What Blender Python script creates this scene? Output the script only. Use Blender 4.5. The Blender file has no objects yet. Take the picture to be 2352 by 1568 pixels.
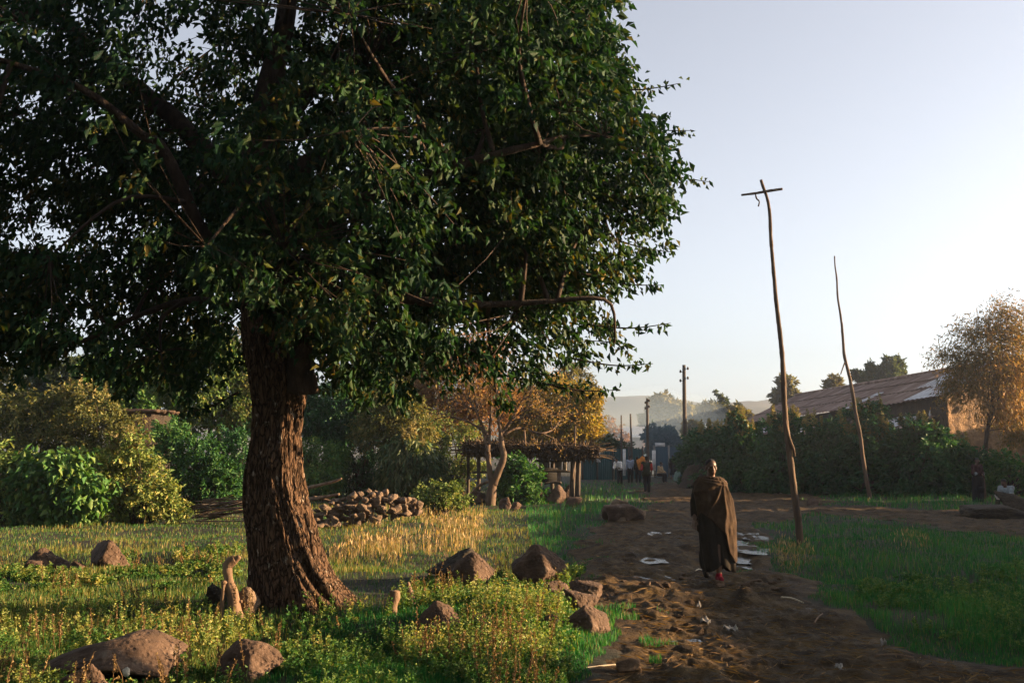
import bpy, math, numpy as np
from mathutils import Vector, Matrix

rng = np.random.default_rng(7)
sc = bpy.context.scene
COL = sc.collection
F = 2287.0; CX = 1176.0; CY = 784.0; CZ = 1.9
PITCH = math.atan(256.0 / F)
SUN_EL = math.radians(11.0); SUN_AZ = math.radians(-5.0)      # azimuth measured from +x towards the camera side
TAN = math.tan(SUN_EL)

# ---------------------------------------------------------------- projection helpers (photo measurements -> metres)
def ray(px, py):
    a = (np.asarray(px, float) - CX) / F; b = (CY - np.asarray(py, float)) / F
    c, s = math.cos(PITCH), math.sin(PITCH)
    return a, c - s * b, s + c * b
def D(px, py, Y):
    a, dy, dz = ray(px, py); t = Y / dy
    return np.stack([a * t, Y + 0 * t, CZ + dz * t], -1)
def G(px, py):
    a, dy, dz = ray(px, py); t = -CZ / dz
    return np.stack([a * t, dy * t], -1)
def GY(py):
    return float(G(CX, py)[1])
def proj(P):
    x, y, z = P[..., 0], P[..., 1], P[..., 2] - CZ
    c, s = math.cos(PITCH), math.sin(PITCH)
    d = y * c + z * s; u = -y * s + z * c
    return CX + F * x / d, CY - F * u / d

# ---------------------------------------------------------------- noise
def _h(i, j, k, s):
    n = (i.astype(np.int64) * 374761393 + j.astype(np.int64) * 668265263 + k.astype(np.int64) * 1440662683 + s * 97531) & 0xFFFFFFFF
    n = ((n ^ (n >> 13)) * 1274126177) & 0xFFFFFFFF
    n = ((n ^ (n >> 16)) * 2246822519) & 0xFFFFFFFF
    return ((n ^ (n >> 15)) & 0xFFFFFF) / float(0xFFFFFF)
def vn3(x, y, z, s=0):
    x, y, z = np.broadcast_arrays(np.asarray(x, float), np.asarray(y, float), np.asarray(z, float))
    if x.ndim == 0: return float(vn3(x[None], y[None], z[None], s)[0])
    i, j, k = np.floor(x), np.floor(y), np.floor(z)
    u, v, w = x - i, y - j, z - k
    u, v, w = u*u*(3-2*u), v*v*(3-2*v), w*w*(3-2*w)
    r = 0
    for a in (0, 1):
        for b in (0, 1):
            for c in (0, 1):
                r = r + _h(i+a, j+b, k+c, s) * (u if a else 1-u) * (v if b else 1-v) * (w if c else 1-w)
    return r * 2 - 1
def vn2(x, y, s=0):
    x, y = np.broadcast_arrays(np.asarray(x, float), np.asarray(y, float))
    if x.ndim == 0: return float(vn2(x[None], y[None], s)[0])
    i, j = np.floor(x), np.floor(y); u, v = x - i, y - j
    u, v = u*u*(3-2*u), v*v*(3-2*v); k = np.zeros_like(i)
    return ((_h(i,j,k,s)*(1-u)+_h(i+1,j,k,s)*u)*(1-v) + (_h(i,j+1,k,s)*(1-u)+_h(i+1,j+1,k,s)*u)*v) * 2 - 1
def fbm2(x, y, s=0, o=4):
    r = 0; a = 1
    for q in range(o):
        r = r + a * vn2(x * 2**q + 17.3*q, y * 2**q - 9.1*q, s+q); a *= .5
    return r
def fbm3(p, f, s=0, o=4):
    r = 0; a = 1
    for q in range(o):
        r = r + a * vn3(p[:,0]*f*2**q + 3.1*q, p[:,1]*f*2**q - 7.7*q, p[:,2]*f*2**q + 1.9*q, s+q); a *= .5
    return r
def nz(v):
    return v / np.maximum(np.linalg.norm(v, axis=-1, keepdims=True), 1e-9)
def sstep(a, b, x):
    t = np.clip((x - a) / (b - a), 0, 1); return t*t*(3-2*t)
def polysd(P, poly):
    """signed distance, + inside"""
    poly = np.asarray(poly, float); d = np.full(len(P), 1e9); ins = np.zeros(len(P), bool)
    for a, b in zip(poly, np.roll(poly, -1, 0)):
        e = b - a; w = P - a
        t = np.clip((w @ e) / max(e @ e, 1e-12), 0, 1)
        d = np.minimum(d, np.hypot(w[:,0]-e[0]*t, w[:,1]-e[1]*t))
        c = ((a[1] > P[:,1]) != (b[1] > P[:,1]))
        with np.errstate(divide='ignore', invalid='ignore'):
            xx = (b[0]-a[0]) * (P[:,1]-a[1]) / (b[1]-a[1]) + a[0]
        ins ^= c & (P[:,0] < xx)
    return np.where(ins, d, -d)

# ---------------------------------------------------------------- mesh assembling
class MB:
    def __init__(s): s.v = []; s.f = {}; s.r = []; s.n = 0
    def add(s, V, faces, rnd=None):
        V = np.asarray(V, float)
        for Fa in faces:
            Fa = np.asarray(Fa, int)
            if len(Fa): s.f.setdefault(Fa.shape[1], []).append(Fa + s.n)
        s.v.append(V); s.n += len(V)
        s.r.append(np.zeros(len(V)) if rnd is None else np.broadcast_to(np.asarray(rnd, float), (len(V),)))
        return s
    def verts(s): return np.concatenate(s.v)
    def mesh(s, name, mat, smooth=False, off=(0, 0, 0)):
        V = np.concatenate(s.v) - np.asarray(off, float); me = bpy.data.meshes.new(name)
        me.vertices.add(len(V)); me.vertices.foreach_set('co', V.astype(np.float32).ravel())
        loops = []; starts = []; n = 0
        for k, L in s.f.items():
            A = np.concatenate(L); loops.append(A.ravel()); starts.append(n + np.arange(len(A)) * k); n += A.size
        loops = np.concatenate(loops); starts = np.concatenate(starts)
        me.loops.add(len(loops)); me.loops.foreach_set('vertex_index', loops.astype(np.int32))
        me.polygons.add(len(starts)); me.polygons.foreach_set('loop_start', starts.astype(np.int32))
        if smooth: me.polygons.foreach_set('use_smooth', np.ones(len(starts), bool))
        at = me.attributes.new('rnd', 'FLOAT', 'POINT')
        at.data.foreach_set('value', np.concatenate(s.r).astype(np.float32))
        me.update(calc_edges=True)
        if mat: me.materials.append(mat)
        return me
    def build(s, name, mat, parent=None, smooth=False, loc=None):
        off = parent_world(parent) if parent is not None else (loc if loc is not None else (0, 0, 0))
        o = bpy.data.objects.new(name, s.mesh(name, mat, smooth, off)); COL.objects.link(o)
        if parent is not None: o.parent = parent
        else: o.location = off
        return o
def parent_world(p):
    v = Vector((0, 0, 0))
    while p is not None: v += p.location; p = p.parent
    return np.array(v)
def tag(o, label=None, cat=None, group=None, kind=None):
    if label: o['label'] = label
    if cat: o['category'] = cat
    if group: o['group'] = group
    if kind: o['kind'] = kind
    return o
def thing(name, label, cat, loc, group=None):
    o = bpy.data.objects.new(name, None); COL.objects.link(o); o.location = loc; o.empty_display_size = .3
    return tag(o, label, cat, group)

def tube(path, rad, seg=8, noise=0, seed=0):
    P = np.asarray(path, float); n = len(P); R = np.broadcast_to(np.asarray(rad, float), (n,))
    T = np.gradient(P, axis=0); T = nz(T)
    ref = np.array([0, 1, 0.]) if abs(T[0][1]) < .9 else np.array([1., 0, 0])
    N = np.zeros_like(P); N[0] = nz(np.cross(T[0], ref))
    for i in range(1, n):
        v = N[i-1] - T[i] * (N[i-1] @ T[i]); N[i] = nz(v)
    B = np.cross(T, N); th = np.arange(seg) / seg * 2*np.pi
    ring = P[:,None,:] + R[:,None,None] * (np.cos(th)[None,:,None]*N[:,None,:] + np.sin(th)[None,:,None]*B[:,None,:])
    V = ring.reshape(-1, 3)
    if noise:
        q = fbm3(V, 1.0/max(R.mean()*2, .01), seed, 2)
        V = V + nz(V - np.repeat(P, seg, 0)) * (q * noise * np.repeat(R, seg))[:,None]
    i = np.arange(n-1)[:,None]*seg; j = np.arange(seg)[None,:]; j2 = (j+1) % seg
    Q = np.stack([i+j, i+j2, i+seg+j2, i+seg+j], -1).reshape(-1, 4)
    caps = np.stack([np.arange(seg)[::-1], (n-1)*seg + np.arange(seg)])
    return V, [Q, caps]
def smooth_path(pts, n):
    pts = np.asarray(pts, float); m = len(pts)
    t = np.linspace(0, m-1, n); i = np.clip(np.floor(t).astype(int), 0, m-2); u = (t-i)[:,None]
    p = lambda k: pts[np.clip(k, 0, m-1)]
    a, b, c, d = p(i-1), p(i), p(i+1), p(i+2)
    return .5*((2*b) + (-a+c)*u + (2*a-5*b+4*c-d)*u*u + (-a+3*b-3*c+d)*u**3)
def box(c, s, rz=0):
    c = np.asarray(c, float); s = np.asarray(s, float)/2
    V = np.array([[x,y,z] for x in (-1,1) for y in (-1,1) for z in (-1,1)], float) * s
    if rz: co, si = math.cos(rz), math.sin(rz); V = np.stack([V[:,0]*co-V[:,1]*si, V[:,0]*si+V[:,1]*co, V[:,2]], -1)
    return V + c, [np.array([[0,1,3,2],[4,6,7,5],[0,4,5,1],[2,3,7,6],[0,2,6,4],[1,5,7,3]])]
def grid_faces(n, m, wrap=False):
    i = np.arange(n-1)[:,None]; j = np.arange(m if wrap else m-1)[None,:]; j2 = (j+1) % m
    return np.stack([i*m+j, i*m+j2, (i+1)*m+j2, (i+1)*m+j], -1).reshape(-1, 4)
def leaves(C, d, size, width, g=rng, fold=.25, bend=.15):
    C = np.asarray(C, float); n = len(C); d = nz(d)
    size = np.broadcast_to(size, (n,))[:,None]; width = np.broadcast_to(width, (n,))[:,None]
    side = nz(np.cross(d, g.normal(size=(n,3)))); nr = np.cross(side, d)
    mid = C + d*size*.42 + nr*bend*size
    V = np.stack([C, mid + side*width*.5 + nr*fold*width, C + d*size, mid - side*width*.5 + nr*fold*width], 1).reshape(-1, 3)
    k = np.arange(n)*4
    Q = np.concatenate([np.stack([k, k+1, k+2], -1), np.stack([k, k+2, k+3], -1)])
    return V, [Q]
def blades(P, h, w, g=rng, lean=.35, up=None):
    n = len(P); az = g.uniform(0, 2*np.pi, n); side = np.stack([np.cos(az), np.sin(az), 0*az], -1)
    la = g.uniform(0, 2*np.pi, n); le = np.stack([np.cos(la), np.sin(la), 0*la], -1) * (g.uniform(0, lean, n)*h)[:,None]
    h = np.broadcast_to(h, (n,)); w = np.broadcast_to(w, (n,)); z = np.array([0,0,1.])
    m = P + le*.35 + z*(h*.55)[:,None]
    V = np.stack([P - side*(w/2)[:,None], P + side*(w/2)[:,None], m + side*(w*.38)[:,None], P + le + z*(h*.96)[:,None], m - side*(w*.38)[:,None]], 1).reshape(-1,3)
    k = np.arange(n)*5
    return V, [np.stack([k,k+1,k+2,k+4],-1), np.stack([k+4,k+2,k+3],-1)]

# ---------------------------------------------------------------- materials
def newmat(name):
    m = bpy.data.materials.new(name); m.use_nodes = True; nt = m.node_tree; nt.nodes.clear()
    out = nt.nodes.new('ShaderNodeOutputMaterial'); return m, nt, out
def ramp(nt, cols, pos=None):
    r = nt.nodes.new('ShaderNodeValToRGB'); e = r.color_ramp.elements; n = len(cols)
    pos = pos or [i/(n-1) for i in range(n)]
    while len(e) < n: e.new(.5)
    for i in range(n): e[i].position = pos[i]; e[i].color = (*cols[i], 1)
    return r
KL = dict(crown_leaf=.6, bush_green=1.15, bush_dark=1.0, grass_blade=1.1, sunlit_blade=1.1, weed_leaf=1.15, far_teal=.8, far_green=1.0, olive_brown=1.4, silver_green=1.1, bush_gold=1.4, far_pale=.9, yellow_leaf=1.25, rust_leaf=1.45, autumn_leaf=1.35, dry_grass=1.05, flower_spike=.8, seed_stalk=.7)
KS = dict(brown_rock=.7, pale_rock=.8, dark_rock=.7, mud=.58, ground_soil=.5, bark=.62, mud_clod=.8, twig_bark=.7, pale_bark=.42, grey_wood=.7, weathered_wood=.65, dead_wood=.55, brush_thatch=.7)
def leafmat(name, cols, trans=.3, rough=.5, spec=.3, tcol=(1.35, 1.25, .5)):
    cols = [tuple(v*KL.get(name, 1) for v in c) for c in cols]; spec *= .7
    m, nt, out = newmat(name); L = nt.links.new
    a = nt.nodes.new('ShaderNodeAttribute'); a.attribute_name = 'rnd'
    r = ramp(nt, cols); L(a.outputs['Fac'], r.inputs[0])
    b = nt.nodes.new('ShaderNodeBsdfPrincipled'); b.inputs['Roughness'].default_value = rough
    b.inputs['Specular IOR Level'].default_value = spec; L(r.outputs[0], b.inputs['Base Color'])
    t = nt.nodes.new('ShaderNodeBsdfTranslucent')
    mul = nt.nodes.new('ShaderNodeMix'); mul.data_type = 'RGBA'; mul.blend_type = 'MULTIPLY'; mul.inputs[0].default_value = 1
    L(r.outputs[0], mul.inputs[6]); mul.inputs[7].default_value = (*tcol, 1); L(mul.outputs[2], t.inputs[0])
    x = nt.nodes.new('ShaderNodeMixShader'); x.inputs[0].default_value = trans
    L(b.outputs[0], x.inputs[1]); L(t.outputs[0], x.inputs[2]); L(x.outputs[0], out.inputs[0]); return m
def surf(name, cols, scale=3, rough=.85, bump=.4, bscale=None, stretch=(1,1,1), detail=6, pos=None, spec=.3, bdist=.05, voro=0, coord='Object', rough_hi=None):
    cols = [tuple(v*KS.get(name, 1) for v in c) for c in cols]
    m, nt, out = newmat(name); L = nt.links.new
    tc = nt.nodes.new('ShaderNodeTexCoord'); mp = nt.nodes.new('ShaderNodeMapping'); mp.inputs['Scale'].default_value = stretch
    L(tc.outputs[coord], mp.inputs[0])
    n = nt.nodes.new('ShaderNodeTexNoise'); n.inputs['Scale'].default_value = scale; n.inputs['Detail'].default_value = detail; n.inputs['Roughness'].default_value = .62
    L(mp.outputs[0], n.inputs[0])
    r = ramp(nt, cols, pos or [.3 + .4*i/(len(cols)-1) for i in range(len(cols))]); L(n.outputs['Fac'], r.inputs[0])
    b = nt.nodes.new('ShaderNodeBsdfPrincipled'); b.inputs['Roughness'].default_value = rough; b.inputs['Specular IOR Level'].default_value = spec
    L(r.outputs[0], b.inputs['Base Color'])
    n2 = nt.nodes.new('ShaderNodeTexNoise'); n2.inputs['Scale'].default_value = bscale or scale*5; n2.inputs['Detail'].default_value = 5; n2.inputs['Roughness'].default_value = .65
    L(mp.outputs[0], n2.inputs[0]); hgt = n2.outputs['Fac']
    if voro:
        v = nt.nodes.new('ShaderNodeTexVoronoi'); v.inputs['Scale'].default_value = voro; L(mp.outputs[0], v.inputs[0])
        rr = ramp(nt, [(0,0,0),(1,1,1)], [.12,.4]); L(v.outputs['Distance'], rr.inputs[0])
        ad = nt.nodes.new('ShaderNodeMath'); ad.operation = 'MULTIPLY_ADD'; L(rr.outputs[0], ad.inputs[0]); ad.inputs[1].default_value = .6; L(hgt, ad.inputs[2]); hgt = ad.outputs[0]
    if rough_hi is not None:
        rm = nt.nodes.new('ShaderNodeMapRange'); rm.inputs[1].default_value = .35; rm.inputs[2].default_value = .65; rm.inputs[3].default_value = rough; rm.inputs[4].default_value = rough_hi
        n3 = nt.nodes.new('ShaderNodeTexNoise'); n3.inputs['Scale'].default_value = scale*.4; n3.inputs['Detail'].default_value = 3; L(mp.outputs[0], n3.inputs[0])
        L(n3.outputs['Fac'], rm.inputs[0]); L(rm.outputs[0], b.inputs['Roughness'])
    bp = nt.nodes.new('ShaderNodeBump'); bp.inputs['Strength'].default_value = bump; bp.inputs['Distance'].default_value = bdist
    L(hgt, bp.inputs['Height']); L(bp.outputs[0], b.inputs['Normal']); L(b.outputs[0], out.inputs[0]); return m

M = {}
M['crown'] = leafmat('crown_leaf', [(.010,.04,.020),(.016,.062,.026),(.03,.085,.028),(.06,.10,.028),(.20,.15,.035)], .3, .6, .2)  # yellow end of the ramp carries the gold of sunlit leaves
M['bushgreen'] = leafmat('bush_green', [(.014,.062,.018),(.03,.10,.024),(.07,.15,.035),(.15,.19,.055)], .3, .5, .3)
M['bushdark'] = leafmat('bush_dark', [(.010,.048,.018),(.016,.075,.024),(.03,.10,.03),(.06,.13,.035)], .25, .5, .3)
M['bushgold'] = leafmat('bush_gold', [(.03,.065,.018),(.065,.11,.028),(.13,.16,.045),(.24,.21,.08)], .3, .6, .2)
M['olive'] = leafmat('olive_brown', [(.028,.045,.015),(.065,.078,.024),(.12,.115,.04),(.17,.14,.055)], .3, .6, .2)
M['rust'] = leafmat('rust_leaf', [(.07,.045,.02),(.15,.075,.03),(.22,.11,.045),(.16,.12,.04)], .35, .6, .2)
M['yellow'] = leafmat('yellow_leaf', [(.09,.10,.02),(.18,.15,.03),(.26,.19,.04),(.24,.13,.04)], .35, .6, .2)
M['autumn'] = leafmat('autumn_leaf', [(.05,.055,.018),(.13,.09,.03),(.24,.13,.045),(.2,.15,.05)], .35, .6, .2)
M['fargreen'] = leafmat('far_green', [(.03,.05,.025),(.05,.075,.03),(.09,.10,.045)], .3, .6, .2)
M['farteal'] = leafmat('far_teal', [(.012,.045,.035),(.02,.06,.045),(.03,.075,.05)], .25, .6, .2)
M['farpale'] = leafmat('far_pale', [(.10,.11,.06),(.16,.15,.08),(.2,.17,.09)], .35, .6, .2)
M['silver'] = leafmat('silver_green', [(.03,.07,.03),(.06,.11,.045),(.13,.16,.07),(.24,.24,.13)], .3, .5, .3)
M['spike'] = leafmat('flower_spike', [(.20,.20,.08),(.30,.26,.12),(.38,.31,.16)], .3, .7, .1)
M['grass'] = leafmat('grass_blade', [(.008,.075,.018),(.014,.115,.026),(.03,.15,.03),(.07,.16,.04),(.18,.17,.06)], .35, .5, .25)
M['lawn'] = leafmat('sunlit_blade', [(.02,.08,.02),(.05,.11,.026),(.12,.14,.034),(.22,.18,.055),(.28,.2,.08)], .35, .5, .2)  # grass coloured yellower and lighter to carry the sunlight on it
M['dry'] = leafmat('dry_grass', [(.15,.11,.05),(.28,.21,.11),(.40,.31,.18),(.28,.18,.10)], .35, .7, .1)
M['weed'] = leafmat('weed_leaf', [(.03,.10,.022),(.08,.15,.035),(.18,.22,.06),(.27,.25,.085),(.28,.18,.075)], .35, .5, .25)
M['stalk'] = leafmat('seed_stalk', [(.15,.09,.045),(.26,.17,.08),(.36,.26,.13)], .25, .7, .1)
M['bark'] = surf('bark', [(.03,.019,.012),(.10,.06,.036),(.20,.125,.08),(.42,.33,.26)], 9, .92, 1., 30, (1,1,.4), pos=[.3,.47,.62,.74], bdist=.06)
M['bark_big'] = None
M['limbbark'] = surf('limb_bark', [(.012,.009,.007),(.035,.022,.014),(.07,.045,.03)], 9, .92, 1., 30, (1,1,.4), bdist=.05)
M['twig'] = surf('twig_bark', [(.025,.017,.011),(.07,.045,.03)], 6, .9, .4, 30, (1,1,.3))
M['palebark'] = surf('pale_bark', [(.10,.06,.035),(.22,.14,.085),(.32,.22,.14)], 6, .85, .5, 26, (1,1,.25), bdist=.02)
M['wood'] = surf('weathered_wood', [(.05,.032,.02),(.11,.07,.042),(.2,.13,.08)], 9, .85, .5, 40, (1,1,.15), bdist=.01)
M['deadwood'] = surf('dead_wood', [(.12,.07,.04),(.26,.16,.095),(.36,.25,.16)], 9, .8, .6, 35, (1,1,.25), bdist=.015)
M['greywood'] = surf('grey_wood', [(.06,.05,.04),(.13,.10,.075)], 9, .9, .4, 40, (1,1,.15), bdist=.01)
M['thatch'] = surf('brush_thatch', [(.035,.024,.014),(.10,.065,.035),(.2,.13,.06)], 12, .95, .6, 50, bdist=.02)
M['rock'] = surf('brown_rock', [(.04,.025,.017),(.085,.052,.034),(.13,.082,.055),(.30,.24,.18)], 4, .92, .8, 22, pos=[.28,.45,.6,.76], bdist=.03, voro=16)
M['rockpale'] = surf('pale_rock', [(.08,.055,.036),(.16,.11,.072),(.26,.19,.13)], 5, .92, .7, 24, bdist=.02, voro=18)
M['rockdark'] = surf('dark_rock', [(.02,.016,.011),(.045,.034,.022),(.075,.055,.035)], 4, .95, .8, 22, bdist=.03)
M['earth'] = surf('ground_soil', [(.012,.022,.009),(.026,.032,.013),(.05,.038,.02),(.085,.055,.03)], 1.2, .95, .7, 14, pos=[.32,.46,.6,.75], bdist=.04)
M['mud'] = surf('mud', [(.022,.013,.005),(.062,.039,.016),(.115,.074,.031),(.18,.125,.06)], 2.6, .92, .9, 22, pos=[.3,.46,.6,.78], bdist=.04, rough_hi=.72, spec=.12)
M['clod'] = surf('mud_clod', [(.06,.038,.022),(.12,.075,.043),(.18,.115,.066)], 8, .95, .8, 40, bdist=.02)

def barkmat():
    m, nt, out = newmat('cracked_bark'); L = nt.links.new
    tc = nt.nodes.new('ShaderNodeTexCoord'); mp = nt.nodes.new('ShaderNodeMapping'); mp.inputs['Scale'].default_value = (1,1,.3); L(tc.outputs['Object'], mp.inputs[0])
    wn = nt.nodes.new('ShaderNodeTexNoise'); wn.inputs['Scale'].default_value = 6; wn.inputs['Detail'].default_value = 3; L(mp.outputs[0], wn.inputs[0])
    ad = nt.nodes.new('ShaderNodeMix'); ad.data_type = 'RGBA'; ad.blend_type = 'LINEAR_LIGHT'; ad.inputs[0].default_value = .12; L(mp.outputs[0], ad.inputs[6]); L(wn.outputs['Color'], ad.inputs[7])
    v = nt.nodes.new('ShaderNodeTexVoronoi'); v.feature = 'DISTANCE_TO_EDGE'; v.inputs['Scale'].default_value = 17; L(ad.outputs[2], v.inputs[0])
    r = ramp(nt, [(0,0,0),(1,1,1)], [.0,.16]); L(v.outputs['Distance'], r.inputs[0])
    n = nt.nodes.new('ShaderNodeTexNoise'); n.inputs['Scale'].default_value = 22; n.inputs['Detail'].default_value = 6; n.inputs['Roughness'].default_value = .7; L(mp.outputs[0], n.inputs[0])
    c = ramp(nt, [(.03,.017,.010),(.085,.05,.03),(.15,.095,.06)], [.3,.5,.7]); L(n.outputs['Fac'], c.inputs[0])
    l = nt.nodes.new('ShaderNodeTexNoise'); l.inputs['Scale'].default_value = 7; l.inputs['Detail'].default_value = 5; l.inputs['Roughness'].default_value = .7; L(tc.outputs['Object'], l.inputs[0])
    lr = ramp(nt, [(0,0,0),(1,1,1)], [.60,.66]); L(l.outputs['Fac'], lr.inputs[0])
    m1 = nt.nodes.new('ShaderNodeMix'); m1.data_type = 'RGBA'; L(lr.outputs[0], m1.inputs[0]); L(c.outputs[0], m1.inputs[6]); m1.inputs[7].default_value = (.30,.25,.2,1)
    m2 = nt.nodes.new('ShaderNodeMix'); m2.data_type = 'RGBA'; L(r.outputs[0], m2.inputs[0]); m2.inputs[6].default_value = (.016,.010,.006,1); L(m1.outputs[2], m2.inputs[7])
    b = nt.nodes.new('ShaderNodeBsdfPrincipled'); b.inputs['Roughness'].default_value = .95; b.inputs['Specular IOR Level'].default_value = .15; L(m2.outputs[2], b.inputs['Base Color'])
    h = nt.nodes.new('ShaderNodeMath'); h.operation = 'MULTIPLY_ADD'; L(n.outputs['Fac'], h.inputs[0]); h.inputs[1].default_value = .7; L(r.outputs[0], h.inputs[2])
    bp = nt.nodes.new('ShaderNodeBump'); bp.inputs['Strength'].default_value = 1; bp.inputs['Distance'].default_value = .03; L(h.outputs[0], bp.inputs['Height']); L(bp.outputs[0], b.inputs['Normal']); L(b.outputs[0], out.inputs[0]); return m
M['bark_big'] = barkmat()
SKY_STR=.052; SKY_SAT=.34; SUN_STR=5; SUN_COL=(1,.67,.37); SKY_DUST=.8; EXPO=2.46; HAZE=.0006; SMOKE=.018
def plain(name, col, rough=.8, spec=.3, metal=0, bump=0, bs=40):
    m, nt, out = newmat(name); L = nt.links.new
    b = nt.nodes.new('ShaderNodeBsdfPrincipled'); b.inputs['Roughness'].default_value = rough; b.inputs['Specular IOR Level'].default_value = spec; b.inputs['Metallic'].default_value = metal
    tc = nt.nodes.new('ShaderNodeTexCoord'); n = nt.nodes.new('ShaderNodeTexNoise'); n.inputs['Scale'].default_value = bs; n.inputs['Detail'].default_value = 4
    L(tc.outputs['Object'], n.inputs[0])
    r = ramp(nt, [tuple(c*.72 for c in col), tuple(min(c*1.2, .95) for c in col)], [.3,.7]); L(n.outputs['Fac'], r.inputs[0]); L(r.outputs[0], b.inputs['Base Color'])
    if bump:
        bp = nt.nodes.new('ShaderNodeBump'); bp.inputs['Strength'].default_value = bump; bp.inputs['Distance'].default_value = .01
        L(n.outputs['Fac'], bp.inputs['Height']); L(bp.outputs[0], b.inputs['Normal'])
    L(b.outputs[0], out.inputs[0]); return m

# ================================================================ the setting
PATH_PX = [(1225,1640),(1285,1568),(1385,1480),(1330,1400),(1345,1330),(1265,1262),(1400,1205),(1490,1165),(1478,1122),(1530,1108),(1640,1112),(1780,1122),
           (1900,1134),(1880,1160),(2100,1172),(2352,1172),(2800,1176),(2800,1275),(2352,1238),(2000,1195),(1860,1186),(1750,1206),(1742,1268),(1850,1325),(1880,1380),
           (2000,1440),(2150,1495),(2352,1540),(2700,1600),(2700,1760),(1150,1760)]
_p = np.array(PATH_PX, float); PATHW = G(_p[:,0], _p[:,1])
def pathsd(x, y):
    P = np.stack([np.ravel(x), np.ravel(y)], -1)
    q = polysd(P, PATHW)
    sc_ = np.clip(P[:,1]/14, .7, 3)
    return (q + .28*sc_*fbm2(P[:,0]*.9, P[:,1]*.6, 5, 3) + .11*sc_*fbm2(P[:,0]*3.4, P[:,1]*2.6, 6, 2)).reshape(np.shape(x))
MOUNDS = [(*G(1110,1440), .20, 1.3), (*G(1060,1345), .15, .9), (*G(680,1400), .12, 1.6), (*G(200,1540), .1, 1.2)]
def gbase(x, y):
    h = (.05*fbm2(x*.35, y*.35, 1, 4) + .06*vn2(x*.8, y*.75, 19)) * np.clip((60 - y)/30, 0, 1)
    for mx, my, a, r in MOUNDS: h = h + a*np.exp(-((x-mx)**2 + (y-my)**2)/r**2)
    return h
def gh(x, y):
    sd = pathsd(x, y); return gbase(x, y) - .22*sstep(.12, .5, sd)
PUD = [(1532,1228,34,9),(1503,1230,14,6),(1492,1286,20,6),(1705,1221,16,4),(1727,1229,16,4),(1710,1240,22,5),(1698,1252,14,4),(1722,1266,22,5),(1704,1279,24,6),(1726,1290,18,5),(1704,1303,14,4),(1530,1476,26,4),(1585,1470,22,4),(1470,1330,36,10),(1500,1400,20,5),(1960,1400,50,8)]
PUDW = []
for px, py, w, h in PUD:
    c = G(px, py); PUDW.append((c[0], c[1], 1.3*w/F*c[1], 1.35*abs(GY(py-h) - GY(py+h))/2))
def ph(x, y):
    sd = pathsd(x, y); b = gbase(x, y)
    far = np.clip(y/12, 1, 3)
    l = .04*fbm2(x*1.1, y*.8, 31, 3) + .024*(1-np.abs(fbm2(x*3.2/far**.5, y*2.6/far**.5, 41, 3)))-.015 + .024*fbm2(x*7, y*6, 51, 4)
    l = l + .018*(1-np.abs(vn2(x*5.2, y*4.2, 61)))**3 - .035*np.maximum(vn2(x*2.3, y*2.1, 62)-.35, 0)
    r1 = np.exp(-((y - 13.4 - .25*np.sin(x*1.7))/.35)**2) * sstep(.3, 1.2, x) * sstep(5.2, 3.6, x)
    r2 = np.exp(-((y - 32.3 - .03*(x-5))/.9)**2) * sstep(1.5, 3, x) * sstep(14, 9, x)
    l = l + r1*(.07 + .09*np.maximum(vn2(x*3.3, y*3, 71), 0)) + r2*(.08 + .08*np.maximum(vn2(x*1.3, y*1.5, 73), 0))
    rut = np.exp(-((x - .19*y - .25 + .5*np.sin(y*.5))/.35)**2); l = l - .05*rut
    k = 0
    for cx, cy, rx, ry in PUDW: k = np.maximum(k, np.exp(-(((x-cx)/rx)**2 + ((y-cy)/ry)**2)))
    l = l*(1-.35*k) - .052*k + k*.06*fbm2(x*8, y*4.5, 81, 2)
    return b - .10 + sstep(-.3, .12, sd)*.105 + sstep(-.1, .5, sd)*(.025 + l)

def surface(ys, us, wfun, hfun, name, mat, keep=None):
    y = np.repeat(ys[:,None], len(us), 1); x = us[None,:]*wfun(y)
    z = hfun(x, y); V = np.stack([x, y, z], -1).reshape(-1,3); Fq = grid_faces(len(ys), len(us))
    if keep is not None:
        k = keep(x, y).ravel(); Fq = Fq[k[Fq].any(1)]
        used = np.unique(Fq); mp = np.zeros(len(V), int); mp[used] = np.arange(len(used)); V = V[used]; Fq = mp[Fq]
    mb = MB(); mb.add(V, [Fq]); o = mb.build(name, mat, smooth=True); tag(o, kind='structure'); return o

ys = np.concatenate([np.linspace(-30, 3.8, 12), np.geomspace(4, 70, 420), np.geomspace(74, 1900, 40)])
us = np.concatenate([np.linspace(-3.5, -1.05, 10), np.linspace(-1, 1, 420), np.linspace(1.05, 3.5, 10)])
surface(ys, us, lambda y: np.maximum(y, 4)*.75 + 6, gh, 'ground', M['earth'])
ys = np.geomspace(6.2, 66, 620); us = np.linspace(-.08, .75, 560)
surface(ys, us, lambda y: y, ph, 'path', M['mud'], keep=lambda x, y: pathsd(x, y) > -.3)
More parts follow.
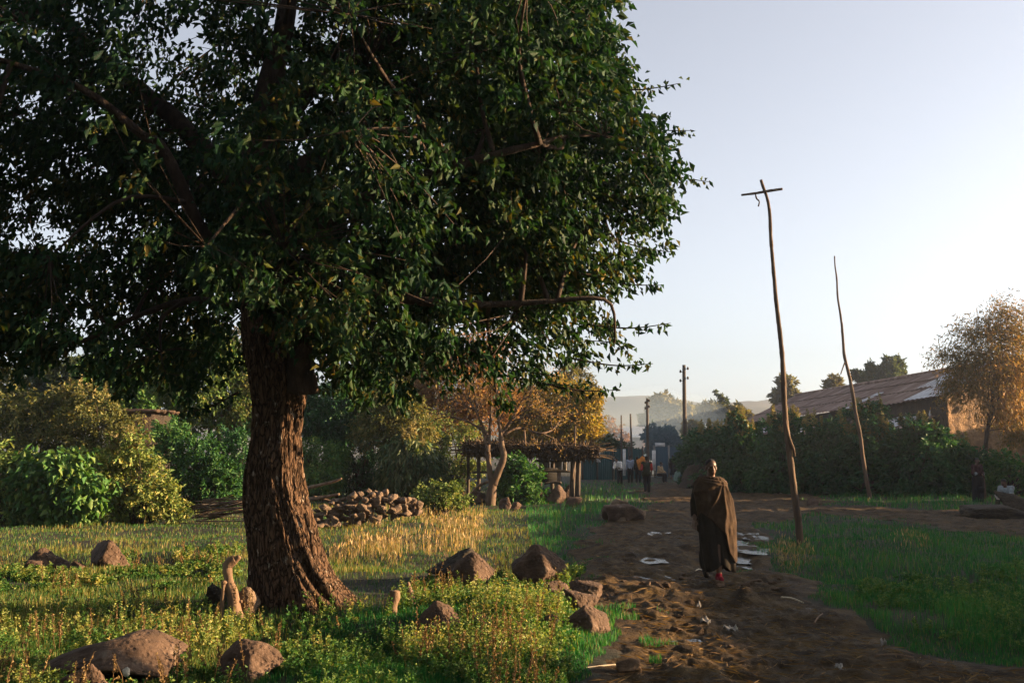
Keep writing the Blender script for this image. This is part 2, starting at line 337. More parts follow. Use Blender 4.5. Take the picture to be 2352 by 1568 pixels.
# water
m, nt, out = newmat('puddle_water'); L = nt.links.new
b = nt.nodes.new('ShaderNodeBsdfPrincipled'); b.inputs['Base Color'].default_value = (.03,.026,.018,1); b.inputs['Roughness'].default_value = .04; b.inputs['Specular IOR Level'].default_value = .6
tc = nt.nodes.new('ShaderNodeTexCoord'); n = nt.nodes.new('ShaderNodeTexNoise'); n.inputs['Scale'].default_value = 16; L(tc.outputs['Object'], n.inputs[0])
bp = nt.nodes.new('ShaderNodeBump'); bp.inputs['Strength'].default_value = .45; bp.inputs['Distance'].default_value = .03; L(n.outputs['Fac'], bp.inputs['Height']); L(bp.outputs[0], b.inputs['Normal']); L(b.outputs[0], out.inputs[0]); M['water'] = m
mb = MB()
for cx, cy, rx, ry in PUDW:
    th = np.linspace(0, 2*np.pi, 40, endpoint=False); z = float(gbase(np.array(cx), np.array(cy))) - .012
    wv = 1.5*(1+.3*vn2(np.cos(th)*2.5+cx*9, np.sin(th)*2.5, 7)); mb.add(np.stack([cx + rx*wv*np.cos(th), cy + ry*wv*np.sin(th), 0*th + z], -1), [np.arange(40)[None,:]])
tag(mb.build('water', M['water']), kind='structure')
# far hills
M['hill'] = surf('hillside', [(.05,.06,.03),(.09,.09,.045),(.12,.10,.06)], .02, .95, .5, .2, bdist=2)
nx, ny = 120, 26; X = np.linspace(-700, 900, nx)[None,:]; T = np.linspace(0, 1, ny)[:,None]
Hh = 44 + 9*np.sin(X/170+1.1) + 5*fbm2(X/90, X*0+3, 9, 4) - .022*np.maximum(X-150, 0)
Yh = 620 + T*500 + 0*X; Zh = Hh*np.sin(np.minimum(T*1.5, 1)*np.pi/2) + 3.0*fbm2(X/26 + 0*T, Yh/26, 12, 4)*np.minimum(T*4, 1) - 3
mb = MB(); mb.add(np.stack([X + 0*T, Yh, Zh], -1).reshape(-1,3), [grid_faces(ny, nx)]); tag(mb.build('hills', M['hill'], smooth=True), kind='structure')

# ================================================================ vegetation helpers
def blob_leaves(mb, blobs, n, size, g, droop=.4, aspect=.42, shell=.55, clump=12, spread=.2, rb=(0, 1), accept=None, fold=.25, light_top=0.):
    """leaf sprays spread through the volume of a union of ellipsoids; blobs: (cx,cy,cz,rx,ry,rz)"""
    B = np.asarray(blobs, float); vol = B[:,3]*B[:,4]*B[:,5]; vol = vol**.75; k = g.choice(len(B), size=int(n/clump*(1.4 if accept is None else 6)), p=vol/vol.sum())
    d = nz(g.normal(size=(len(k),3))); r = shell + (1-shell)*g.random(len(k))**.6; r = np.where(g.random(len(k)) < .25, g.random(len(k)), r)
    dist = 1 + .22*vn3(d[:,0]*2.3+k, d[:,1]*2.3, d[:,2]*2.3, 3)
    C = B[k,:3] + d*B[k,3:]*(r*dist)[:,None]
    if accept is not None: C = C[accept(C)]; 
    C = C[C[:,2] > .05]
    ctr = (B[:,:3]*vol[:,None]).sum(0)/vol.sum()
    C = C[:max(1, int(n/clump))]
    R = np.repeat(np.arange(len(C)), clump); base = C[R]
    ax = nz(nz(C - ctr) * np.array([1,1,.6]) + g.normal(size=C.shape)*.45 + np.array([0,0,-droop*.5]))
    t = g.random(len(R)); off = ax[R]*(t*spread*1.6)[:,None] + g.normal(size=(len(R),3))*spread*.35
    P = base + off
    dv = ax[R]*.5 + g.normal(size=(len(R),3))*.55 + np.array([0,0,-droop])
    s = size*g.uniform(.55, 1.4, len(R))
    cr = vn3(C[:,0]*.9, C[:,1]*.9, C[:,2]*.9, 8)*.22
    rn = np.clip(rb[0] + (rb[1]-rb[0])*np.clip(g.beta(2, 2.6, len(R)) + cr[R], 0, 1), 0, 1)
    V, Fq = leaves(P, dv, s, s*aspect, g, fold)
    mb.add(V, Fq, np.repeat(rn, 4)); return C
def stems(mb, root, C, n, r0, g, seg=4, lift=.35):
    if len(C) == 0: return
    for c in C[g.choice(len(C), min(n, len(C)), replace=False)]:
        root_ = np.asarray(root) + g.normal(size=3)*np.array([.12,.12,0])
        mid = root_*.5 + c*.5 + np.array([0,0,lift*abs(c[2]-root_[2])*.3]) + g.normal(size=3)*.08
        mb.add(*tube(smooth_path([root_, mid, c], 6), np.linspace(r0, r0*.25, 6), seg))
def blobs_px(lst, Y, dy=.9, g=rng):
    o = []
    for px, py, r in lst:
        yy = Y + g.uniform(-.35, .35)*dy; c = D(px, py, yy); rr = r/F*yy; o.append((*c, rr, rr*dy*1.05, rr))
    return o
def bush(name, label, cat, px, basepy, lst, mat, n, size, seed, group=None, Y=None, spikes=0, **kw):
    kw.setdefault('clump', 20); kw.setdefault('shell', .45); kw['spread'] = kw.get('spread', .2)*.9
    g = np.random.default_rng(seed); Y = Y or GY(basepy); c = D(px, 1040, Y)[0]; loc = (float(c), Y, float(gh(np.array(c), np.array(Y))))
    t = thing(name, label, cat, loc, group)
    B = blobs_px(lst, Y, .9, g); mb = MB(); C = blob_leaves(mb, B, int(n*1.15), size*1.3, g, **kw); mb.build('foliage', mat, t)
    s = MB(); stems(s, loc, C, 26, .022*Y/25, g); s.build('stem', M['twig'], t)
    if spikes:
        Ba = np.array(B); k = MB(); top = C[np.argsort(-C[:,2])[:max(spikes*3, 6)]]; 
        for c in top[g.choice(len(top), min(spikes, len(top)), replace=False)]:
            h = g.uniform(.35, .7)*Y/40; nn = 55; tt = g.random(nn)
            P = c + np.stack([g.normal(size=nn)*.02, g.normal(size=nn)*.02, tt*h], -1)
            dv = np.stack([g.normal(size=nn), g.normal(size=nn), g.normal(size=nn)*.4+.4], -1)
            sz = .17*(1.15-.8*tt)*Y/40; V, Fq = leaves(P, dv, sz, sz*.6, g); k = MB(); k.add(*tube(np.stack([c-[0,0,.1], c+[0,0,h]]), [.008, .004], 3)); k.add(V, Fq, np.repeat(g.random(nn), 4)); k.build('flower_spike', M['spike'], t)
    return t

def tree(name, label, cat, px, basepy, Y, lst, mat, n, size, seed, trunk=.12, bark='twig', group=None, dy=.9, forks=14, trunkpts=None, **kw):
    g = np.random.default_rng(seed); x = float(D(px, 1040, Y)[0]); loc = (x, Y, float(gbase(np.array(x), np.array(Y))) - .05)
    t = thing(name, label, cat, loc, group); B = blobs_px(lst, Y, dy, g); Ba = np.array(B)
    mb = MB(); C = blob_leaves(mb, B, int(n*1.5), size*1.2, g, **kw); mb.build('crown', mat, t)
    top = Ba[:,:3].mean(0); pts = [loc, np.array(loc)*.5 + top*.5 + g.normal(size=3)*np.array([.15,.15,0])*trunk*4, top] if trunkpts is None else [D(a, b_, Y) for a, b_ in trunkpts]
    pts[0] = np.array(loc); p = smooth_path(pts, 16); s = MB(); s.add(*tube(p, np.linspace(trunk, trunk*.3, 16), 8, .15, seed))
    for c in C[g.choice(len(C), min(forks*3, len(C)), replace=False)]:
        i = g.integers(6, 15); q = p[i]
        s.add(*tube(smooth_path([q, q*.5+c*.5 + np.array([0,0,.1*np.linalg.norm(c-q)]), c], 6), np.linspace(trunk*.32*(1-i/22), trunk*.05, 6), 4))
    s.build('trunk', M[bark], t); return t

# ================================================================ the big tree
TY = 12.1; g = np.random.default_rng(11)
tb = np.array([float(D(685,1040,TY)[0]), TY, 0.]); tb[2] = float(gbase(np.array(tb[0]), np.array(TY))) - .05
big = thing('broad_tree', 'huge dark leafy tree with a thick bent trunk towering over the grass', 'tree', tuple(tb))
prof = [(1425,545,855),(1405,560,825),(1380,567,806),(1340,568,775),(1300,566,750),(1250,563,733),(1200,559,718),(1150,554,703),(1100,555,692),(1050,564,687),(1000,573,686),(950,577,690),(900,573,699),(860,567,705),(820,560,706),(770,551,704),(720,545,690),(660,540,660),(600,535,650),(540,530,640),(470,535,630)]
pr = np.array(prof, float); pyy = np.linspace(1425, 470, 340); l = np.interp(pyy, pr[::-1,0], pr[::-1,1]); r = np.interp(pyy, pr[::-1,0], pr[::-1,2])
ks = np.ones(7)/7; l = np.convolve(np.pad(l, 3, 'edge'), ks, 'valid'); r = np.convolve(np.pad(r, 3, 'edge'), ks, 'valid')
Lp, Rp = D(l, pyy, TY), D(r, pyy, TY); cx = (Lp[:,0]+Rp[:,0])/2; hw = (Rp[:,0]-Lp[:,0])/2; zz = Lp[:,2]
nth = 280; th = np.arange(nth)/nth*2*np.pi; TH, Z = np.meshgrid(th, zz)
tw = TH + .18*(Z-1.5)
flute = .04*np.sin(tw*5 + .8) + .035*np.sin(tw*9 + 2 + .6*np.sin(Z*1.2)) + .03*np.sin(tw*14+1+Z)
fl = np.clip(1.25 - Z*.12, .35, 1.3)
rr = 1 + flute*fl*.8 + .09*vn3(np.cos(TH)*3, np.sin(TH)*3, Z*.9, 4) + .05*vn3(np.cos(TH)*9, np.sin(TH)*9, Z*1.6, 14) + .035*np.abs(vn3(np.cos(TH)*18, np.sin(TH)*18, Z*3.5, 24)) - .03*np.abs(vn3(np.cos(TH)*34, np.sin(TH)*34, Z*7, 29)) + .018*vn3(np.cos(TH)*60, np.sin(TH)*60, Z*16, 34) - .06*(1-np.abs(vn3(np.cos(TH)*13+2*vn3(np.cos(TH)*5,np.sin(TH)*5,Z*2,50), np.sin(TH)*13, Z*2.6, 44)))**5
dep = .92
# the ridge nearest the camera sits well over to one side, so the front reads as one broad plane
shift = .34*np.maximum(-np.sin(TH), 0)**1.5
Xc = cx[:,None] + hw[:,None]*np.cos(TH)*rr*.97; Yc = TY + .1 + (hw[:,None]*dep)*np.sin(TH)*rr*np.where(np.sin(TH) < 0, 1 + .45*np.cos(TH), 1)
for a, w_, amp in ((-.35, .22, .5), (-1.2, .18, .35), (-2.5, .2, .5), (2.6, .25, .5), (1.2, .3, .4), (.5, .2, .3)):
    q = np.exp(-(np.angle(np.exp(1j*(TH-a)))/w_)**2) * np.exp(-np.maximum(Z, 0)/.30) * amp
    Xc = Xc + np.cos(TH)*q*.35; Yc = Yc + np.sin(TH)*q*.5
mb = MB(); mb.add(np.stack([Xc, Yc, Z], -1).reshape(-1,3), [grid_faces(len(zz), nth, True)])
# grown-together root strands on the lit flank
for off, ph_, rad in ((-.06,0,.06),(-.17,1.5,.05),(.0,3,.05)):
    zt = np.linspace(0, 1.25, 40); xr = np.interp(zt, zz, cx+hw) + off - .03 + .05*np.sin(zt*4+ph_); yr = TY - .12 - .28*np.exp(-zt) - .15*abs(off)*4 + .04*np.cos(zt*5+ph_)
    mb.add(*tube(np.stack([xr, yr, zt-.05], -1), rad*(1.35-.95*zt/1.25)*(1+.2*np.sin(zt*9+ph_)), 12, .35, 3))
mb.build('trunk', M['bark_big'], big, smooth=True)
limbs = []
def limb(pts, r0, r1):
    P = smooth_path([D(a, b_, y_) for a, b_, y_ in pts], 26); limbs.append((P, np.linspace(r0, r1, 26)))
    m_ = MB(); m_.add(*tube(P, np.linspace(r0, r1, 26), 12, .22, len(limbs))); m_.build('limb', M['limbbark'], big, smooth=True)
limb([(690,900,12.0),(692,820,11.9),(690,740,11.8),(640,640,11.6),(600,560,11.4),(560,470,11.0)], .20, .07)
limb([(585,520,12.2),(590,400,12.4),(610,250,12.6),(650,80,12.9),(690,-150,13.2)], .26, .08)
limb([(600,560,12.1),(640,545,11.8),(720,520,11.4),(860,450,10.9),(1050,380,10.5),(1240,330,10.4)], .15, .03)
limb([(610,640,12.2),(760,590,12.8),(950,560,13.4),(1180,500,13.9),(1400,430,14.2)], .15, .03)
limb([(640,690,12.2),(740,660,12.0),(880,680,11.8),(1080,700,11.6),(1280,690,11.6)], .11, .025)
limb([(560,620,12.1),(470,540,11.8),(380,350,11.4),(320,305,11.2),(180,200,10.8),(-60,120,10.4)], .09, .025)
limb([(550,700,12.1),(430,690,12.4),(330,720,12.8),(210,775,13.2),(90,800,13.6),(-60,790,14)], .05, .016)
limb([(570,480,12.3),(430,300,12.8),(250,150,13.2),(100,20,13.4),(-120,-60,13.8)], .15, .05)
limb([(600,330,12.5),(760,160,12.6),(980,60,12.4),(1200,-60,12.4)], .16, .04)
limb([(600,450,12.4),(820,300,13.2),(1050,180,13.8),(1300,120,14.0)], .14, .03)
limb([(560,560,12.4),(500,480,13.6),(420,400,14.8),(300,330,15.6)], .14, .03)
limb([(160,-40,12.2),(120,10,12.0),(60,32,11.9),(-80,60,11.8)], .10, .06)
SIL = np.array([(-900,-2600),(1700,-2600),(1600,-700),(1430,-120),(1452,0),(1428,50),(1440,110),(1475,155),(1560,192),(1505,235),(1500,275),(1570,268),(1590,300),(1555,330),(1575,370),(1632,415),(1605,438),(1545,425),(1515,480),(1552,560),(1545,600),(1500,618),(1525,655),(1440,672),(1455,705),(1540,742),(1500,768),(1470,800),(1500,835),(1430,850),(1425,895),(1375,885),(1330,850),(1230,862),(1150,905),(1040,905),(980,850),(880,900),(800,960),(720,900),(705,840),(560,850),(540,940),(420,950),(330,915),(250,880),(180,830),(100,880),(0,905),(-900,960)], float)
def acc(C):
    px, py = proj(C); ok = polysd(np.stack([px, py], -1), SIL) > 20 + 20*(px > 1250) + 34*vn2(px/70, py/70, 6)
    hz = vn3(C[:,0]*.8, C[:,1]*.8, C[:,2]*.8, 77); gap = hz > -.34 + .1*(px < 470)
    low = py > 690; keep = np.random.default_rng(5).random(len(C)) < np.where(low, np.where(px > 950, .45, .85), 1) * np.where(px < 430, .82, 1)
    return ok & gap & keep & ~((py > 700) & (px > 520) & (px < 720) & (C[:,1] < 12.6) & (py > 760))
CB = [(-2.7,12.8,7.3,5.3,4.6,4.6),(-5.2,13.2,6.2,3.8,4.2,3.6),(-.4,12.2,5.7,3.2,3.6,3.2),(-.2,12.6,7.6,3.0,3.6,3.0),(-6.5,13.5,4.6,3,3.5,2.2),(1.0,12.4,5.3,1.7,2.2,2.6),(-1.2,12.6,4.3,2.8,3.0,1.7),(-4.2,11.6,3.9,2.2,1.8,1.1),(-1.1,12,3.6,2.4,2,1.0),(-6,12.5,3.8,2.6,2,1.2)]
mb = MB(); C = blob_leaves(mb, CB, 178000, .108, g, droop=.75, aspect=.46, shell=.35, clump=30, spread=.19, accept=acc)
# sprays that reach out past the outline
tips = [(1560,192),(1590,300),(1632,418),(1550,580),(1522,655),(1540,742),(1500,835),(1425,895),(1452,5),(1420,130),(1360,880),(1290,865),(240,860),(420,945)]
tw_ = MB()
for px, py in tips:
    e = D(px, py, 12.3 + g.uniform(-.6,.6)); s0 = e + np.array([-1.1 if px > 700 else .6, .2, .12 + g.uniform(-.1,.3)])
    P = smooth_path([s0, s0*.45 + e*.55 + np.array([0,0,-.06]), e], 14); tw_.add(*tube(P, np.linspace(.014,.004,14), 4))
    k = g.integers(2, 13, 46); V, Fq = leaves(P[k] + g.normal(size=(46,3))*.035, g.normal(size=(46,3))*.45 + np.array([.25,0,-.8]), .095*g.uniform(.7,1.25,46), .045, g); mb.add(V, Fq, np.repeat(g.beta(2,2,46), 4))
mb.build('crown', M['crown'], big)
LP = np.concatenate([p for p, _ in limbs])
hub = C[g.choice(len(C), 190, replace=False)]
for h_ in hub:
    q = LP[np.argmin(((LP - h_)**2).sum(1) + (LP[:,2] > h_[2]+.3)*.5)]; P = smooth_path([q, q*.5+h_*.5+np.array([0,0,.12]) + g.normal(size=3)*.12, h_], 10)
    tw_.add(*tube(P, np.linspace(.035,.010,10), 5))
ids = ((C[:,None,:] - hub[None])**2).sum(-1).argmin(1)
for c, h_ in zip(C[::2], hub[ids[::2]]):
    tw_.add(*tube(smooth_path([h_, h_*.5+c*.5 + g.normal(size=3)*.05, c], 5), np.linspace(.009,.004,5), 3))
tw_.build('twigs', M['twig'], big)
# ================================================================ bushes and trees
BG = 'bushes along the edge of the clearing'; TB = 'trees behind the clearing'
bush('bush', 'yellowish sunlit bush cut off by the edge of the photo beside the big-leaved plant', 'bush', 0, 1205, [(-20,1150,50),(10,1085,45),(-40,1050,60),(25,1170,35)], M['bushgold'], 3200, .11, 21, BG)
bush('leafy_plant', 'bright green plant with large drooping leaves at the edge of the lawn', 'plant', 130, 1205, [(90,1090,45),(150,1080,45),(190,1130,45),(110,1150,50),(170,1175,40),(70,1170,30)], M['bushgreen'], 3000, .17, 22, BG, rb=(.3,1), aspect=.5, droop=.8, clump=8, spread=.25)
bush('bush', 'light golden green bush with upright seed tips sloping down to the lawn', 'bush', 320, 1200, [(270,1070,50),(320,1080,50),(300,1030,40),(350,1130,50),(390,1165,32),(300,1160,50),(260,1120,45)], M['bushgold'], 7000, .10, 23, BG, spikes=14, rb=(.1,1))
bush('bush', 'tall brownish olive bush behind the large-leaved plant', 'bush', 90, 1165, [(60,960,70),(120,990,70),(20,1010,60),(80,1050,70),(160,930,45),(150,1060,50)], M['olive'], 7500, .12, 24, BG)
bush('bush', 'tall gold and olive bush below a thin wooden roof edge', 'bush', 240, 1165, [(220,960,60),(190,1000,55),(270,1000,50),(170,920,35),(240,1050,55)], M['olive'], 7500, .11, 25, BG, rb=(.25,1), spikes=6)
bush('bush', 'rounded dark green bush behind the stacked poles', 'bush', 450, 1172, [(420,1040,55),(470,1060,55),(500,1100,50),(440,1110,50),(390,1000,40),(520,1140,35)], M['bushgreen'], 9000, .10, 26, BG, rb=(0,.8))
bush('bush', 'deep green bush tucked against the thick trunk', 'bush', 530, 1170, [(520,1030,40),(550,1070,45),(530,1120,45),(560,1010,25),(575,1130,35)], M['bushdark'], 5000, .10, 27, BG, rb=(.2,1))
bush('bush', 'light green bush showing just past the thick trunk', 'bush', 735, 1150, [(720,1045,38),(760,1060,40),(700,1080,30),(740,1100,40)], M['bushgreen'], 5000, .11, 28, BG, rb=(.25,1))
bush('bush', 'dark green bush behind the fallen branches', 'bush', 825, 1142, [(800,1060,45),(850,1050,45),(830,1100,45),(780,1110,35),(870,1090,35)], M['bushdark'], 6500, .10, 29, BG, rb=(.1,.9))
bush('spiky_plant', 'tall plant with long hanging silver green leaves and pale tips above the stone wall', 'plant', 950, 1150, [(920,1060,45),(970,1070,45),(940,1030,35),(990,1110,40),(930,1110,45),(900,1090,30)], M['silver'], 5200, .26, 30, BG, aspect=.2, droop=1.2, clump=9, spread=.2, spikes=18)
bush('bush', 'golden scrub growing up the slope beside the brush shelter', 'bush', 1045, 1130, [(1030,1010,45),(1060,1040,40),(1080,1000,35),(1000,980,40),(1050,1090,40),(1090,1070,28)], M['bushgold'], 6500, .11, 31, BG, rb=(.1,1))
bush('bush', 'glossy dark green bush growing in front of the brush shelter', 'bush', 1195, 1162, [(1180,1075,30),(1200,1100,38),(1190,1130,42),(1220,1140,30),(1170,1110,30),(1210,1080,22)], M['bushgreen'], 6000, .115, 32, BG, rb=(0,.85), Y=37.)
bush('bush', 'low pale green scrub spilling over the stone wall', 'bush', 1010, 1165, [(980,1140,24),(1020,1135,28),(1050,1145,20)], M['bushgold'], 2200, .08, 33, BG, Y=31.)
# trees behind
tree('tree', 'bright green round tree seen through the gap under the dark branches', 'tree', 255, 1100, 42., [(240,845,45),(280,870,45),(210,880,40),(250,920,50),(310,910,40)], M['bushgreen'], 6500, .17, 41, .16, group=TB, rb=(.3,1))
tree('tree', 'golden leaved tree with two pale thin trunks behind the thick trunk', 'tree', 470, 1100, 40., [(430,830,55),(480,800,50),(520,850,45),(400,880,50),(470,900,50),(540,930,40),(440,950,40),(500,960,30)], M['bushgold'], 9500, .15, 42, .13, 'palebark', TB, trunkpts=[(505,1100),(507,1000),(500,900),(480,820)])
tree('tree', 'slender pale stemmed young tree beside the golden leaved tree', 'tree', 560, 1100, 41., [(560,860,35),(580,900,40),(550,950,35),(600,960,40)], M['olive'], 4500, .13, 43, .10, 'palebark', TB, trunkpts=[(532,1090),(530,1000),(535,920),(555,860)])
tree('tree', 'dark bushy tree half hidden behind the thick trunk and fork', 'tree', 770, 1100, 43., [(740,970,50),(790,990,45),(830,960,45),(720,920,40),(790,920,45),(850,930,35)], M['bushdark'], 8000, .15, 44, .15, group=TB)
tree('tree', 'brown leaning scrubby tree between the spiky plant and the dark bushes', 'tree', 885, 1110, 41., [(880,960,50),(910,1000,45),(850,990,40),(930,950,45),(900,910,40),(960,1000,35)], M['olive'], 7500, .12, 45, .22, 'twig', TB, trunkpts=[(885,1110),(890,1050),(900,1000),(920,940)])
tree('tree', 'feathery rusty brown tree behind the bare branched tree', 'tree', 1050, 1100, 52., [(1020,850,70),(1080,820,60),(1060,900,75),(1120,870,60),(980,900,55),(1100,940,60),(1010,950,55),(1150,920,45),(1120,800,45)], M['rust'], 15000, .16, 46, .2, 'palebark', TB, aspect=.25)
tree('tree', 'round yellow leaved tree rising behind the brush shelter roof', 'tree', 1280, 1095, 56., [(1220,940,60),(1280,930,65),(1330,960,50),(1340,920,40),(1250,985,55),(1320,1000,45),(1190,990,40),(1360,985,22)], M['yellow'], 17000, .17, 47, .2, 'palebark', TB)
tree('tree', 'airy pale green tree rising above the round yellow tree', 'tree', 1325, 1090, 62., [(1330,880,30),(1310,900,30),(1345,905,28),(1325,850,22),(1300,860,20)], M['farpale'], 2600, .17, 48, .12, 'palebark', TB)
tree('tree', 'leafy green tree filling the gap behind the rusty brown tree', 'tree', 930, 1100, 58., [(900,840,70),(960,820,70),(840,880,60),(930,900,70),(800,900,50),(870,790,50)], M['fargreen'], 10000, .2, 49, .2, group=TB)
tree('tree', 'pale olive tree far behind the two pale thin trunks', 'tree', 620, 1100, 58., [(600,860,70),(660,880,60),(560,800,50),(690,930,50),(620,940,60)], M['farpale'], 8000, .2, 50, .2, group=TB)
tree('tree', 'brownish tree behind the tall olive bushes at the photo edge', 'tree', 40, 1100, 46., [(20,900,60),(80,920,50),(-30,930,60),(50,960,60)], M['olive'], 6000, .17, 51, .18, group=TB)
tree('tree', 'golden green tree rising directly behind the hut roof', 'tree', 345, 1100, 45., [(330,900,50),(375,860,50),(310,955,40),(390,930,45),(350,1000,45)], M['bushgold'], 6500, .15, 52, .15, group=TB)
tree('tree', 'mid green tree between the tall brownish bush and the round bright tree', 'tree', 145, 1100, 45., [(130,875,50),(185,865,45),(150,930,50),(100,840,35)], M['fargreen'], 6000, .16, 53, .15, group=TB)
# the long hedge in front of the shed
HG = 'shrubs of the long hedge'
hedge = [
 ('lowest rounded shrub at the far end of the hedge beside the mud track', 1600, 1112, 60, [(1590,1035,36),(1612,1010,38),(1596,1075,32),(1630,1060,40)], 0),
 ('dense shrub with pale tips next to the far end of the hedge', 1640, 1120, 53, [(1630,1010,42),(1660,1040,48),(1640,1075,45),(1680,1000,35)], 9),
 ('dense shrub with pale tips directly behind the head of the walking person', 1710, 1128, 49, [(1700,1000,42),(1740,1040,50),(1700,1070,52),(1690,965,24)], 12),
 ('dark shrub behind the tall pole with the crossbar', 1795, 1132, 47, [(1780,990,46),(1820,1000,46),(1800,1050,58),(1830,1080,50),(1765,1085,45),(1815,958,22)], 12),
 ('dark flat topped shrub between the two tall poles', 1890, 1136, 46, [(1870,1000,46),(1910,1000,46),(1890,1050,60),(1930,1085,50),(1860,1095,45)], 3),
 ('tallest hedge shrub crowned with many pale flower spikes', 1985, 1138, 45, [(1960,965,42),(2005,955,44),(2030,1000,48),(1985,1020,58),(1970,1080,58),(2040,1085,48)], 30),
 ('rounded dark shrub beside the tallest flowering shrub', 2110, 1140, 44.5, [(2100,985,46),(2140,1005,46),(2110,1050,60),(2150,1090,50),(2075,1085,50),(2115,962,20)], 7),
 ('lower dark shrub at the near end of the hedge by the mud wall', 2210, 1142, 45.5, [(2190,1030,42),(2230,1060,45),(2200,1090,48),(2250,1095,40)], 2),
]
for i, (lab, px, by, Y, lst, sp) in enumerate(hedge):
    lst = [(a_, b_+16, c_) for a_, b_, c_ in lst]; sp = int(sp*1.7)
    bush('hedge_shrub', lab, 'shrub', px, by, lst, M['bushdark'], 7500, .165, 60+i, HG, Y=float(Y), spikes=sp, rb=(0,1), shell=.55)
bush('bush', 'low green bush sloping down beside the seated person', 'bush', 2310, 1145, [(2300,1070,35),(2340,1100,40),(2270,1090,35),(2370,1120,35)], M['bushgreen'], 4500, .13, 70, Y=44.5, rb=(0,.8))
# right hand tree and the trees beyond the shed
tree('tree', 'tall feathery olive and orange tree in front of the shed gable', 'tree', 2262, 1130, 46., [(2305,735,45),(2290,760,35),(2330,770,40),(2245,765,40),(2260,810,45),(2300,820,55),(2195,810,32),(2160,825,18),(2230,860,50),(2290,870,55),(2340,860,55),(2200,895,36),(2330,930,45),(2280,935,35),(2340,985,35)],
     M['autumn'], 15000, .14, 71, .13, trunkpts=[(2258,1130),(2262,1060),(2268,990),(2280,920),(2288,850),(2300,770)], aspect=.2, droop=.7, forks=20, rb=(0,.8), clump=22, spread=.45, shell=.3)
FG = 'far trees above the shed roof'
def conifer(px, top, base, w_, Y, label, seed):
    L_ = []; n = 7
    for i in range(n):
        t = i/(n-1); L_.append((px + (((i*37) % 5)-2)*w_*.08, top + (base-top)*t, max(w_*(.16+.84*t)*.5, 3)))
    tree('conifer', label, 'tree', px, base, Y, L_, M['fargreen'], 2200, .38, seed, .15, group=FG, shell=.3)
conifer(1655, 902, 975, 46, 125., 'pointed hazy conifer beyond the left part of the hedge', 81)
conifer(2040, 816, 880, 56, 105., 'broad conifer with several tips above the shed ridge', 82)
conifer(2000, 838, 880, 22, 105., 'narrow conifer beside the broad one above the shed ridge', 83)
conifer(2066, 822, 880, 30, 108., 'conifer touching the broad one on its sunny flank', 84)
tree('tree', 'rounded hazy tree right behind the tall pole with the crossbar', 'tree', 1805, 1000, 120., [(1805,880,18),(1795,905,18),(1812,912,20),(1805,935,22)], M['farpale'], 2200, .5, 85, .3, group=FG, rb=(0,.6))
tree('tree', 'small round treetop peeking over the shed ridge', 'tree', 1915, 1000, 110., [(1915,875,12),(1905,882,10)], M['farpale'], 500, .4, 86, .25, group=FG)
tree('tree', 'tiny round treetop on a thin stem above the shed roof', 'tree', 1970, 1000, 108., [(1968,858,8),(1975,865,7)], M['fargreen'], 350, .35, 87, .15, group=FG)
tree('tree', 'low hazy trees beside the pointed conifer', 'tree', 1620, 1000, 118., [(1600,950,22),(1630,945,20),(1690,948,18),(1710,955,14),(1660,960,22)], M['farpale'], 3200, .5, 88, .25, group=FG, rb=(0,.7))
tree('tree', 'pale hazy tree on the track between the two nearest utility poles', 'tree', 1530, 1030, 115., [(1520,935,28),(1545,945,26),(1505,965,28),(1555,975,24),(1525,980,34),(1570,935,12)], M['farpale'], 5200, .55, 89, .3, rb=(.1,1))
tree('tree', 'dark blue green rounded tree beside the slim utility pole', 'tree', 1510, 1050, 82., [(1505,1000,22),(1530,1005,22),(1515,1030,24),(1545,1025,18)], M['farteal'], 4200, .3, 90, .2)
tree('bare_tree', 'hazy nearly leafless brown tree behind the yellow tree', 'tree', 1400, 1060, 88., [(1390,980,26),(1410,1000,28),(1385,1010,26),(1430,1010,18),(1375,960,14)], M['rust'], 900, .22, 91, .2, 'palebark', forks=30)
bush('bush', 'olive green bush growing over the teal fence', 'bush', 1410, 1075, [(1400,1030,26),(1430,1035,24),(1380,1040,22),(1455,1045,16)], M['fargreen'], 4000, .22, 92, Y=76., rb=(0,.7))
bush('bush', 'hazy orange green bush behind the near utility pole', 'bush', 1600, 1060, [(1590,985,20),(1610,1000,22),(1640,990,20)], M['yellow'], 2200, .25, 93, Y=80.)
# unseen tree added to throw the dappled shade on the near grass and the front of the crown
g = np.random.default_rng(95); sx, sy = 16., 9.6; st = thing('added_shade_tree', 'tall spreading unseen tree added to shade the front of the crown', 'tree', (sx, sy, 0))
mb = MB(); blob_leaves(mb, [(sx,sy,8.8,3.6,3.4,2.6),(sx+.5,sy-1,10.8,3,3.2,2.4),(sx-.5,sy+1.4,8.2,2.8,2.4,1.9)], 4200, .14, g, clump=24, spread=.4, shell=.4); mb.build('crown', M['crown'], st)
mb = MB(); mb.add(*tube(smooth_path([(sx,sy,-.1),(sx+.1,sy+.1,3),(sx,sy,6),(sx+.3,sy-.3,9)], 14), np.linspace(.24,.06,14), 9, .2)); mb.build('trunk', M['bark'], st)
_o = thing('added_shade_bush', 'dense unseen shrub added to shade the near grass', 'bush', (7.2, 8.4, 0)); mb = MB(); C_ = blob_leaves(mb, [(7.2,8.4,.9,.8,.85,.85),(7.3,8.9,.7,.6,.6,.7),(7.2,7.8,.8,.6,.6,.7)], 5200, .09, g, clump=12); mb.build('foliage', M['bushdark'], _o); mb = MB(); stems(mb, (7.2,8.4,0), C_, 14, .03, g); mb.build('stem', M['twig'], _o)  # unseen shrub, added only for its shade on the near grass
